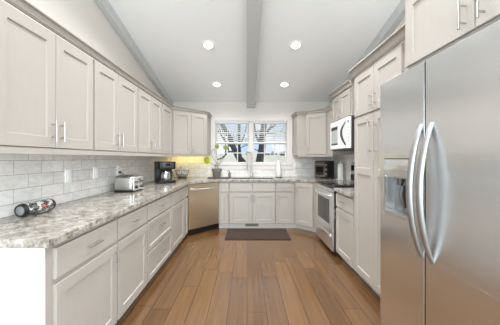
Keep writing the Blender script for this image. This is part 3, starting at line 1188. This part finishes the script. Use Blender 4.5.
# sink
t = thing('kitchen_sink', 'steel undermount kitchen sink set in the counter below the window', 'sink', (0, 0, 0))
s = MB()
zb = 0.700
for a, b in ((SX0 + 0.004, 0.095), (0.115, SX1 - 0.004)):
    s.box(a, b, SY0 + 0.004, SY1 - 0.004, zb, zb + 0.004)
    s.box(a, a + 0.003, SY0 + 0.004, SY1 - 0.004, zb + 0.004, 0.905).box(b - 0.003, b, SY0 + 0.004, SY1 - 0.004, zb + 0.004, 0.905)
    s.box(a + 0.003, b - 0.003, SY0 + 0.004, SY0 + 0.007, zb + 0.004, 0.905).box(a + 0.003, b - 0.003, SY1 - 0.007, SY1 - 0.004, zb + 0.004, 0.905)
s.box(0.0951, 0.1149, SY0 + 0.004, SY1 - 0.004, 0.88, 0.895)
s.build('basin', 'dark_steel', t)
for x in (-0.10, 0.31):
    MB().lathe([(0, 0.7045), (0.045, 0.7045), (0.045, 0.708), (0.03, 0.707), (0, 0.7055)], (x, 4.88, 0)).build('drain', 'chrome', t)

# faucet
t = thing('faucet', 'tall gooseneck pull-down steel kitchen faucet behind the sink', 'faucet', (0.090, 5.125, 0.916))
MB().lathe([(0, 0), (0.030, 0), (0.030, 0.008), (0.022, 0.014), (0.019, 0.10), (0.016, 0.12), (0, 0.12)]).build('base', 'nickel', t)
pts = [(0, 0, 0.115), (0, 0, 0.28), (0, 0, 0.44)] + [(-0.045 + 0.045 * math.cos(a), -0.01 * (1 - math.cos(a)), 0.44 + 0.075 * math.sin(a)) for a in [PI * k / 12 for k in range(1, 13)]] + [(-0.091, -0.022, 0.34), (-0.094, -0.024, 0.27)]
MB().tube(pts, 0.014, 12).build('spout', 'nickel', t)
MB().tube([(-0.094, -0.024, 0.272), (-0.096, -0.025, 0.20), (-0.098, -0.026, 0.13)], [0.014, 0.016, 0.019], 14).build('spray_head', 'nickel', t)
MB().tube([(-0.09, -0.02, 0.20), (-0.04, -0.01, 0.205), (0, 0, 0.20)], 0.006, 8).build('dock_arm', 'nickel', t)
MB().tube([(0.012, 0, 0.055), (0.035, -0.004, 0.062), (0.095, -0.012, 0.105)], [0.014, 0.012, 0.008], 10).build('handle', 'nickel', t)

# ------------------------------------------------------------------ dishwasher (slanted corner)
a = Vector((-0.965, 4.150))
b = Vector((-0.512, 4.603))
u = (b - a).normalized()
nin = Vector((-u.y, u.x))
o0 = a + u * 0.006 + nin * 0.030
t = thing('dishwasher', 'stainless steel dishwasher set at a slant in the corner', 'dishwasher', (o0.x, o0.y, 0), 45)
W = 0.628
MB().box(0.004, W - 0.004, 0, 0.56, 0.10, 0.868).build('body', 'dark_steel', t)
MB().panel(0.002, W - 0.002, 0.115, 0.790, 0.0, -0.028, (), ch=0.005).build('door', 'steel_warm', t)
d = t.children[-1]
MB().panel(0.002, W - 0.002, 0.794, 0.866, 0.0, -0.026, (), ch=0.005).build('control_panel', 'steel_warm', t)
s = MB()
hp = []
for k in range(15):
    f = k / 14
    hp.append((0.04 + (W - 0.08) * f, -0.030 - 0.042 * math.sin(PI * f) ** 0.6, 0.790 - 0.026 * math.sin(PI * f)))
s.tube(hp, 0.015, 12, flat=0.7)
d = [c for c in t.children if c.name.startswith('door')][0]
s.build('handle', 'steel_light', d)
MB().box(0.004, W - 0.004, 0.035, 0.50, 0.002, 0.0995).build('toe_kick', 'black', t)

# ------------------------------------------------------------------ range
GX = 1.160
GY1, GY0 = 4.140, 3.345
W = GY1 - GY0
t = thing('range_oven', 'stainless steel slide-in range with black glass cooktop', 'oven', (GX, GY1, 0), -90)
DP = XR - GX - 0.012
MB().box(0, W, 0.0, DP, 0.035, 0.895).build('body', 'black', t)
for x in (0.05, W - 0.05):
    for y in (0.06, DP - 0.06):
        MB().tube([(x, y, 0.001), (x, y, 0.034)], 0.018, 10).build('foot', 'black', t)
s = MB()
s.panel(0.004, W - 0.004, 0.295, 0.835, -0.001, -0.032, [(0.105, W - 0.105, 0.39, 0.735)], depth=0.006, ch=0.006)
d = s.build('oven_door', 'steel_light', t)
MB().box(0.110, W - 0.110, -0.0275, -0.0255, 0.395, 0.730).build('window', 'grey_glass', d)
s = MB()
hp = [(0.05 + (W - 0.10) * k / 12, -0.045 - 0.035 * math.sin(PI * k / 12) ** 0.5, 0.795) for k in range(13)]
s.tube([(0.05, -0.030, 0.795)] + hp + [(W - 0.05, -0.030, 0.795)], 0.016, 12)
s.build('handle', 'steel_light', d)
MB().panel(0.004, W - 0.004, 0.842, 0.894, -0.001, -0.026, (), ch=0.006).build('control_trim', 'steel_light', t)
s = MB()
s.panel(0.004, W - 0.004, 0.060, 0.285, -0.001, -0.028, (), ch=0.005)
d = s.build('drawer', 'steel_light', t)
MB().rbox(0.06, W - 0.06, -0.044, -0.026, 0.225, 0.262, 0.007, 3).build('handle', 'chrome', d)
MB().rbox(-0.004, W + 0.004, -0.030, DP - 0.062, 0.8965, 0.926, 0.005, 2).build('cooktop', 'black_glass', t)
ck = t.children[-1]
for x, y, r in ((0.21, 0.13, 0.10), (0.58, 0.13, 0.08), (0.21, 0.38, 0.075), (0.58, 0.38, 0.10)):
    o = MB().lathe([(r - 0.003, 0), (r, 0), (r, 0.0005), (r - 0.003, 0.0005), (r - 0.003, 0)], (x, y, 0.9262), 30).build('burner_ring', 'grey_plastic', t)
d = MB().rbox(0.0, W, DP - 0.060, DP - 0.001, 0.90, 1.235, 0.012, 3).build('backguard', 'steel_light', t)
MB().box(0.02, W - 0.02, DP - 0.066, DP - 0.060, 0.945, 1.045).build('vent_band', 'black', d)
MB().box(0.025, 0.26, DP - 0.064, DP - 0.0605, 1.10, 1.19).build('display', 'black_glass', d)
for x in (0.36, 0.46, 0.56, 0.66):
    MB().lathe([(0, 0), (0.020, 0), (0.018, 0.022), (0, 0.022)], m=Matrix.Translation((x, DP - 0.060, 1.145)) @ Matrix.Rotation(PI / 2, 4, 'X')).build('knob', 'black', d)

# ------------------------------------------------------------------ microwave
MX = 1.400
W = 0.765
t = thing('microwave', 'stainless steel over-the-range microwave with a curved handle', 'microwave', (MX, 4.145, 0), -90)
DP = XR - MX - 0.012
MB().box(0, W, 0, DP, 1.432, 1.872).build('body', 'dark_steel', t)
s = MB()
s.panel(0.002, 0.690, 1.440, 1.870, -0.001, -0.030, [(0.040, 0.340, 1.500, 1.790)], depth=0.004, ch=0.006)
d = s.build('door', 'mw_glare', t)
MB().box(0.044, 0.336, -0.0275, -0.0262, 1.504, 1.786).build('window', 'mw_window_reflection', d)
MB().box(0.044, 0.336, -0.0285, -0.0278, 1.735, 1.786).build('window_band', 'black', d)
MB().box(0.044, 0.336, -0.0285, -0.0278, 1.504, 1.530).build('window_band', 'black', d)
s = MB()
hp = [(0.640, -0.030 - 0.062 * math.sin(PI * k / 14), 1.485 + 0.33 * k / 14) for k in range(15)]
s.tube(hp, [0.009 + 0.008 * math.sin(PI * k / 14) for k in range(15)], 12)
s.build('handle', 'dark_steel', d)
s = MB()
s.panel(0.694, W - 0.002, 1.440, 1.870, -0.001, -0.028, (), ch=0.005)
d = s.build('control_panel', 'mw_glare', t)
MB().box(0.706, W - 0.014, -0.0295, -0.0285, 1.785, 1.825).build('display', 'black_glass', d)
s = MB()
for r in range(5):
    for c in range(2):
        s.box(0.706 + c * 0.025, 0.706 + c * 0.025 + 0.020, -0.0295, -0.0285, 1.53 + r * 0.045, 1.53 + r * 0.045 + 0.022)
s.build('keypad', 'grey_plastic', d)
MB().box(0.02, W - 0.02, -0.02, DP - 0.02, 1.424, 1.4315).build('underside_vent', 'black', t)

# ------------------------------------------------------------------ refrigerator
t = thing('refrigerator', 'large side-by-side stainless steel refrigerator with an ice dispenser', 'refrigerator', (0.935, 1.610, 0), -90)
W = 0.910
MB().box(0.004, W - 0.004, 0, XR - 0.935 - 0.03, 0.02, 1.755).build('body', 'dark_steel', t)
FD = -0.085


def fridge_door(x0, x1, opening, mat_):
    s = MB()
    s.panel(x0, x1, 0.075, 1.772, -0.006, FD, opening, depth=0.062, ch=0.002, slope=0.006)
    return s.build('freezer_door' if opening else 'fridge_door', mat_, t)



MB().box(0.4025, 0.4095, FD - 0.0005, -0.001, 0.080, 1.765).build('door_gap_shade', 'black', t)  # black strip laid over the door gap as its shade
d1 = fridge_door(0.002, 0.4022, [(0.062, 0.300, 0.985, 1.195)], 'steel')
d2 = fridge_door(0.4098, W - 0.002, (), 'steel')


def fridge_handle(x, parent):
    s = MB()
    n = 20
    pts, rad = [], []
    for k in range(n + 1):
        f = k / n
        pts.append((x, FD + 0.004 - 0.062 * math.sin(PI * f) ** 0.75, 0.822 + 0.645 * f))
        rad.append(0.014 + 0.007 * math.sin(PI * f))
    s.tube(pts, rad, 12, flat=0.65)
    s.build('handle', 'handle_steel', parent)


fridge_handle(0.382, d1)
fridge_handle(0.452, d2)
# dispenser
d = MB().rbox(0.052, 0.310, FD - 0.003, FD + 0.004, 1.198, 1.298, 0.002, 2).build('dispenser_panel', 'steel', d1)
MB().box(0.052, 0.310, FD - 0.0035, FD + 0.003, 1.2985, 1.303).build('dispenser_seam', 'black', d1)
s = MB()
for b in ((0.052, 0.062, 0.972, 1.199), (0.300, 0.310, 0.972, 1.199), (0.062, 0.300, 0.972, 0.985)):
    s.box(b[0], b[1], FD - 0.004, FD + 0.003, b[2], b[3])
s.box(0.062, 0.300, FD - 0.003, FD + 0.056, 0.9853, 0.992)
s.build('dispenser_frame', 'steel_light', d1)
s = MB()
s.box(0.0685, 0.2935, FD + 0.0545, FD + 0.0605, 0.993, 1.187)
s.build('dispenser_back', 'dark_steel', d1)
s = MB()
s.tube([(0.180, FD + 0.022, 1.188), (0.180, FD + 0.018, 1.150)], [0.022, 0.016], 14)
s.tube([(0.180, FD + 0.040, 1.150), (0.180, FD + 0.028, 1.10), (0.180, FD + 0.044, 1.02)], [0.011, 0.014, 0.009], 10, flat=1.3)
s.build('dispenser_paddle', 'dark_steel', d1)
for x in (0.03, W - 0.13):
    MB().rbox(x, x + 0.10, FD + 0.045, 0.06, 1.7735, 1.786, 0.004, 2).build('hinge_cover', 'dark_steel', t)
MB().box(0.02, W - 0.02, -0.03, 0.0, 0.005, 0.070).build('base_grille', 'black', t)

# ------------------------------------------------------------------ rug
t = tag(MB().rbox(-0.355, 0.705, 4.030, 4.585, 0.001, 0.012, 0.004, 2).build('floor_mat', 'rug'), 'dark brown rectangular kitchen mat on the wood floor in front of the sink cabinet', 'mat')
s = MB()
s.box(-0.357, 0.707, 4.022, 4.040, 0.0012, 0.0135).box(-0.357, 0.707, 4.575, 4.590, 0.0012, 0.0135)
s.build('binding', 'rug_edge', t)

# ------------------------------------------------------------------ counter things
CZ = CT1 + 0.001
# portable speaker
p0 = Vector((-1.475, 1.640, CZ + 0.045))
p1 = Vector((-1.462, 1.875, CZ + 0.045))
t = thing('portable_speaker', 'cylindrical camouflage-patterned portable speaker lying on the counter against the tile', 'speaker', (-1.475, 1.64, CZ), 0)
dr = (p1 - p0).normalized()
rot = dr.to_track_quat('Z', 'Y').to_matrix().to_4x4()
mt = Matrix.Translation(p0 - Vector((-1.475, 1.64, CZ))) @ rot
L_ = (p1 - p0).length
MB().lathe([(0.036, 0), (0.0415, 0.012), (0.0440, 0.05), (0.0445, L_ / 2), (0.0440, L_ - 0.05), (0.0415, L_ - 0.012), (0.036, L_)], seg=30, m=mt).build('body', 'camo', t)
for z, s_ in ((0, -1), (L_, 1)):
    e1 = MB().lathe([(0.030, s_ * 0.004), (0.038, s_ * 0.006), (0.043, s_ * -0.004), (0.0455, s_ * -0.018), (0.040, s_ * -0.020)], (0, 0, z), 30, mt).build('end_ring', 'black', t)
    MB().lathe([(0, s_ * 0.006), (0.018, s_ * 0.004), (0.030, s_ * -0.001), (0.034, s_ * 0.001)], (0, 0, z), 30, mt).build('woofer', 'woofer', e1)
bdg = Matrix.Translation((0.010 + 0.0445 * math.cos(0.25), 0.128, 0.045 + 0.0445 * math.sin(0.25))) @ Matrix.Rotation(-0.25, 4, 'Y')
MB().rbox(-0.002, 0.003, -0.012, 0.012, -0.008, 0.008, 0.0015, 2, bdg).build('badge', 'red', t)

# wall outlets


def outlet(label, loc, rz, wdt, hgt, kind):
    t = thing('wall_outlet', label, 'outlet', loc, rz, 'wall plates on the tile')
    MB().rbox(-wdt / 2, wdt / 2, -0.009, 0.0, -hgt / 2, hgt / 2, 0.002, 2).build('plate', 'white_plastic', t)
    n = 2 if wdt > 0.12 else 1
    for k in range(n):
        xc = (k - (n - 1) / 2) * 0.062
        s = MB()
        if kind == 'switch':
            s.rbox(xc - 0.017, xc + 0.017, -0.0115, -0.0088, -0.033, 0.033, 0.001, 1)
            s.build('switch', 'white_plastic', t)
        else:
            for zc in (-0.021, 0.021):
                s.rbox(xc - 0.015, xc + 0.015, -0.011, -0.0088, zc - 0.014, zc + 0.014, 0.001, 1)
            s.build('socket', 'ceramic', t)


outlet('white switch plate on the tile just past the camouflage speaker', (XL + 0.0105, 2.236, 1.145), 90, 0.080, 0.118, 'switch')
outlet('white switch plate on the tile between the speaker-side switch and the toaster outlet', (XL + 0.0105, 2.640, 1.150), 90, 0.080, 0.118, 'switch')
outlet('white outlet with a plug in it, on the tile behind the toaster', (XL + 0.0105, 3.110, 1.150), 90, 0.080, 0.118, 'socket')
outlet('wide double outlet plate on the tile under the wall cabinet right of the window', (1.055, YB - 0.0105, 1.160), 0, 0.150, 0.120, 'socket')
# toaster
TX0, TX1, TY0, TY1 = -1.505, -1.275, 2.835, 3.105
t = thing('toaster', 'shiny steel four-slice toaster with two dark knobs', 'toaster', (-1.39, 2.97, CZ))
MB().rbox(-0.113, 0.100, -0.135, 0.135, 0.012, 0.185, 0.030, 5).build('body', 'toaster_steel', t)
d = MB().rbox(0.096, 0.116, -0.128, 0.128, 0.016, 0.176, 0.008, 3).build('front_panel', 'chrome', t)
MB().box(-0.108, 0.108, -0.128, 0.128, 0.001, 0.0155).build('base', 'black', t)
s = MB()
for y in (-0.09, -0.035, 0.035, 0.09):
    s.box(-0.085, 0.075, y - 0.014, y + 0.014, 0.178, 0.1856)
s.build('slots', 'black', t)
for y in (-0.075, 0.075):
    MB().lathe([(0, 0), (0.019, 0), (0.017, 0.016), (0, 0.016)], m=Matrix.Translation((0.116, y, 0.055)) @ Matrix.Rotation(PI / 2, 4, 'Y')).build('knob', 'black', d)
    MB().rbox(0.116, 0.132, y - 0.024, y + 0.024, 0.112, 0.124, 0.003, 2).build('lever', 'black', d)
MB().box(0.1155, 0.1175, -0.035, 0.045, 0.135, 0.147).build('badge', 'dark_steel', d)
# cord from the outlet to the toaster
t = tag(MB().tube([(XL + 0.019, 3.11, 1.129), (XL + 0.05, 3.10, 1.130), (XL + 0.07, 3.13, 1.10), (XL + 0.06, 3.17, 1.02), (XL + 0.07, 3.17, 0.935), (XL + 0.09, 3.16, CZ + 0.005), (-1.46, 3.125, CZ + 0.005)], 0.0042, 8).build('power_cord', 'black'), 'thin black power cord running from the plugged outlet down to the toaster', 'cord')
MB().rbox(XL + 0.019, XL + 0.045, 3.097, 3.123, 1.117, 1.142, 0.004, 2).build('plug', 'black', t)

# coffee maker
t = thing('coffee_maker', 'black drip coffee maker with a steel carafe in the counter corner', 'coffee maker', (-1.295, 3.975, CZ), 38)
MB().rbox(-0.125, 0.125, -0.145, 0.13, 0.001, 0.045, 0.008, 3).build('base', 'black', t)
MB().rbox(-0.125, 0.125, 0.02, 0.13, 0.040, 0.255, 0.008, 3).build('water_tank', 'black', t)
d = MB().rbox(-0.125, 0.125, -0.135, 0.13, 0.215, 0.335, 0.012, 3).build('brew_head', 'black', t)
MB().rbox(-0.085, 0.085, -0.141, -0.130, 0.235, 0.315, 0.004, 2).build('control_panel', 'dark_steel', d)
MB().box(-0.040, 0.030, -0.1425, -0.1405, 0.270, 0.305).build('display', 'black_glass', d)
c = MB().lathe([(0, 0.046), (0.062, 0.046), (0.070, 0.06), (0.072, 0.12), (0.058, 0.17), (0.048, 0.185), (0, 0.185)], (-0.01, -0.055, 0)).build('carafe', 'carafe', t)
MB().lathe([(0, 0.1855), (0.047, 0.1855), (0.045, 0.200), (0.02, 0.206), (0, 0.207)], (-0.01, -0.055, 0)).build('lid', 'black', c)
MB().tube([(0.035, -0.075, 0.178), (0.085, -0.10, 0.175), (0.092, -0.105, 0.12), (0.060, -0.09, 0.085)], 0.009, 10).build('handle', 'black', c)

# wire bowl with white balls
BC = Vector((-1.275, 4.960, CZ))
t = thing('wire_bowl', 'round wire bowl on a wooden base in the corner by the coffee maker', 'bowl', BC)
MB().lathe([(0, 0), (0.085, 0), (0.090, 0.006), (0.085, 0.014), (0, 0.014)]).build('base', 'wood_dark', t)


def bowl_r(z):
    f = (z - 0.018) / 0.135
    return 0.055 + 0.085 * math.sqrt(max(0, f)) if f > 0 else 0.055


s = MB()
for k in range(18):
    a = 2 * PI * k / 18
    s.tube([(bowl_r(z) * math.cos(a), bowl_r(z) * math.sin(a), z) for z in [0.018 + 0.135 * i / 8 for i in range(9)]], 0.0022, 6)
for z in (0.018, 0.075, 0.153):
    r = bowl_r(z)
    s.tube([(r * math.cos(2 * PI * k / 28), r * math.sin(2 * PI * k / 28), z) for k in range(29)], 0.003 if z > 0.1 else 0.0025, 6, caps=False)
s.build('wire_cage', 'wire', t)
balls = [(0.0, 0.0, 0.062)] + [(0.070 * math.cos(a), 0.070 * math.sin(a), 0.092) for a in [0.4 + k * 2 * PI / 5 for k in range(5)]] + [(0.048 * math.cos(a), 0.048 * math.sin(a), 0.160) for a in [0.2, 2.3, 4.4]] + [(0.086, -0.030, 0.170), (0.010, -0.010, 0.212)]
for i, (x, y, z) in enumerate(balls):
    o = MB().sphere((0, 0, 0), 0.039, 16, 10, (1, 1, 0.96)).build('white_egg', 'egg')
    o.location = BC + Vector((x, y, z))
    tag(o, 'white rounded egg-like ball heaped in the wire bowl', 'egg', 'white eggs in the wire bowl')

# ornament in a pot with green discs
PX = Vector((-0.612, 5.100, CZ))
t = thing('potted_ornament', 'grey pot with curling pale stems and round green leaves beside the window', 'plant', PX)
MB().lathe([(0, 0), (0.060, 0), (0.068, 0.01), (0.085, 0.115), (0.098, 0.128), (0.100, 0.175), (0.088, 0.175), (0.084, 0.145), (0, 0.145)], seg=26).build('pot', 'pot', t)
MB().lathe([(0, 0.146), (0.05, 0.156), (0.083, 0.148)], seg=20).build('soil', 'soil', t)
Y0 = -0.02


def stem(pts, r0=0.008, r1=0.004):
    w3 = [Vector((x, Y0 + y, z)) for x, y, z in pts]
    sm = []
    for i in range(len(w3) - 1):
        p0_, p1_, p2_, p3_ = w3[max(0, i - 1)], w3[i], w3[i + 1], w3[min(len(w3) - 1, i + 2)]
        for k in range(6):
            q = k / 6
            sm.append(0.5 * ((2 * p1_) + (p2_ - p0_) * q + (2 * p0_ - 5 * p1_ + 4 * p2_ - p3_) * q * q + (-p0_ + 3 * p1_ - 3 * p2_ + p3_) * q ** 3))
    sm.append(w3[-1])
    n = len(sm)
    return MB().tube(sm, [r0 + (r1 - r0) * i / (n - 1) for i in range(n)], 8).build('stem', 'stem', t)


stem([(0.0, 0, 0.14), (0.025, 0, 0.20), (-0.022, 0, 0.26), (0.020, 0, 0.32), (0.0, 0, 0.40), (0.005, -0.01, 0.52), (0.010, -0.012, 0.595)])
stem([(0.0, -0.01, 0.15), (-0.035, -0.01, 0.22), (0.020, -0.01, 0.28), (-0.055, -0.01, 0.36), (-0.100, -0.01, 0.46), (-0.080, -0.01, 0.55), (-0.035, -0.01, 0.56), (-0.045, -0.01, 0.48)])
stem([(0.01, 0.008, 0.15), (0.04, 0.008, 0.25), (0.10, 0.008, 0.33), (0.160, 0.0, 0.42), (0.170, 0.0, 0.53), (0.185, -0.005, 0.58)])
stem([(0.03, 0.0, 0.28), (0.09, 0.004, 0.36), (0.12, 0.004, 0.44), (0.085, 0.004, 0.47), (0.075, 0.004, 0.42)], 0.005, 0.003)
stem([(0.0, -0.012, 0.20), (-0.07, -0.014, 0.26), (-0.14, -0.016, 0.30), (-0.175, -0.018, 0.33)], 0.006, 0.003)
for x, z, r, m_ in ((-0.190, 0.345, 0.066, 'lime'), (0.010, 0.620, 0.045, 'olive'), (0.185, 0.600, 0.050, 'olive')):
    mt = Matrix.Translation((x, Y0 - 0.02, z)) @ Matrix.Rotation(PI / 2, 4, 'X')
    MB().lathe([(0, -0.006), (r * 0.8, -0.005), (r, 0), (r * 0.8, 0.005), (0, 0.006)], seg=26, m=mt).build('leaf', m_, t)
    if m_ == 'lime':
        t.children[-1]['label'] = 'bright lime green round leaf'

# tray, soap, bottle, oven, paper towel
t = tag(MB().rbox(-0.750, -0.325, 4.770, 4.930, CZ, CZ + 0.016, 0.004, 2).build('counter_tray', 'tray'), 'long low dark tray on the counter between the dishwasher and the sink', 'tray')
t = thing('soap_dispenser', 'small brownish soap dispenser with a pump beside the sink', 'dispenser', (-0.355, 5.120, CZ))
MB().lathe([(0, 0), (0.026, 0), (0.029, 0.006), (0.029, 0.075), (0.018, 0.092), (0.011, 0.096), (0, 0.096)], seg=20).build('bottle', 'amber', t)
s = MB()
s.lathe([(0, 0.0965), (0.012, 0.0965), (0.012, 0.108), (0.005, 0.110), (0.005, 0.126), (0, 0.126)], seg=14)
s.tube([(0, 0, 0.126), (-0.012, -0.012, 0.130), (-0.030, -0.028, 0.124)], 0.005, 8)
s.build('pump', 'dark_steel', t)
t = thing('white_bottle', 'tall white tapered bottle on a dark round foot right of the sink', 'bottle', (0.632, 5.060, CZ))
MB().lathe([(0, 0), (0.066, 0), (0.068, 0.006), (0.060, 0.012), (0, 0.012)], seg=26).build('foot', 'tray', t)
MB().lathe([(0, 0.0125), (0.048, 0.0125), (0.053, 0.02), (0.055, 0.10), (0.053, 0.20), (0.047, 0.25), (0.042, 0.29), (0.041, 0.33), (0.042, 0.335), (0.042, 0.35), (0.0, 0.352)], seg=26).build('bottle', 'ceramic', t)
MB().lathe([(0, 0.3525), (0.012, 0.3525), (0.014, 0.366), (0, 0.374)], seg=14).build('cap', 'nickel', t)

t = thing('toaster_oven', 'black toaster oven in the corner of the counter beside the range', 'toaster oven', (1.490, 4.860, CZ), -48)
t.scale = (0.80, 0.83, 1.0)
s = MB()
s.rbox(-0.175, 0.175, -0.140, 0.150, 0.014, 0.335, 0.010, 3)
s.build('body', 'black', t)
s = MB()
s.panel(-0.165, 0.110, 0.030, 0.320, -0.139, -0.156, [(-0.135, 0.080, 0.060, 0.235)], depth=0.006)
d = s.build('door', 'oven_front', t)
MB().box(-0.131, 0.076, -0.1515, -0.1505, 0.064, 0.231).build('window', 'black_glass', d)
s = MB()
s.tube([(-0.135, -0.156, 0.270), (-0.135, -0.182, 0.270), (0.080, -0.182, 0.270), (0.080, -0.156, 0.270)], 0.007, 8)
s.build('handle', 'nickel', d)
d = MB().panel(0.113, 0.170, 0.030, 0.320, -0.139, -0.150, (), ch=0.003).build('control_panel', 'black', t)
d = [c for c in t.children if c.name.startswith('control_panel')][0]
for z in (0.09, 0.175, 0.26):
    MB().lathe([(0, 0), (0.018, 0), (0.016, 0.018), (0, 0.018)], m=Matrix.Translation((0.1415, -0.150, z)) @ Matrix.Rotation(PI / 2, 4, 'X')).build('knob', 'nickel', d)
for x in (-0.15, 0.15):
    for y in (-0.11, 0.12):
        MB().tube([(x, y, 0.0005), (x, y, 0.015)], 0.014, 10).build('foot', 'black', t)

t = thing('paper_towel_holder', 'white paper towel roll on an upright stand between the toaster oven and the range back', 'paper towel', (1.675, 4.520, CZ))
MB().lathe([(0, 0), (0.075, 0), (0.078, 0.006), (0.070, 0.014), (0, 0.014)], seg=26).build('base', 'ceramic', t)
MB().lathe([(0.010, 0.0145), (0.047, 0.0145), (0.047, 0.290), (0.020, 0.290), (0.020, 0.288)], seg=26).build('paper_roll', 'paper', t)
MB().lathe([(0, 0.0145), (0.007, 0.0145), (0.007, 0.315), (0.014, 0.320), (0.014, 0.334), (0, 0.340)], seg=14).build('rod', 'nickel', t)

# warm under-cabinet strip below the slanted corner cabinet
t = thing('under_cabinet_light', 'slim warm yellow light strip under the slanted corner wall cabinet', 'light', (-1.17, 5.125, UZ0 - 0.0005))
MB().box(-0.36, 0.36, -0.018, 0.018, -0.016, 0.0).build('housing', 'white_plastic', t)
MB().box(-0.35, 0.35, -0.012, 0.012, -0.0185, -0.0162).build('strip', 'led', t)
light('under_cabinet_lamp', 'AREA', (-1.17, 5.125, UZ0 - 0.021), (0, 0, 0), 0.75, (1.0, 0.76, 0.14), 0.70, 0.03)
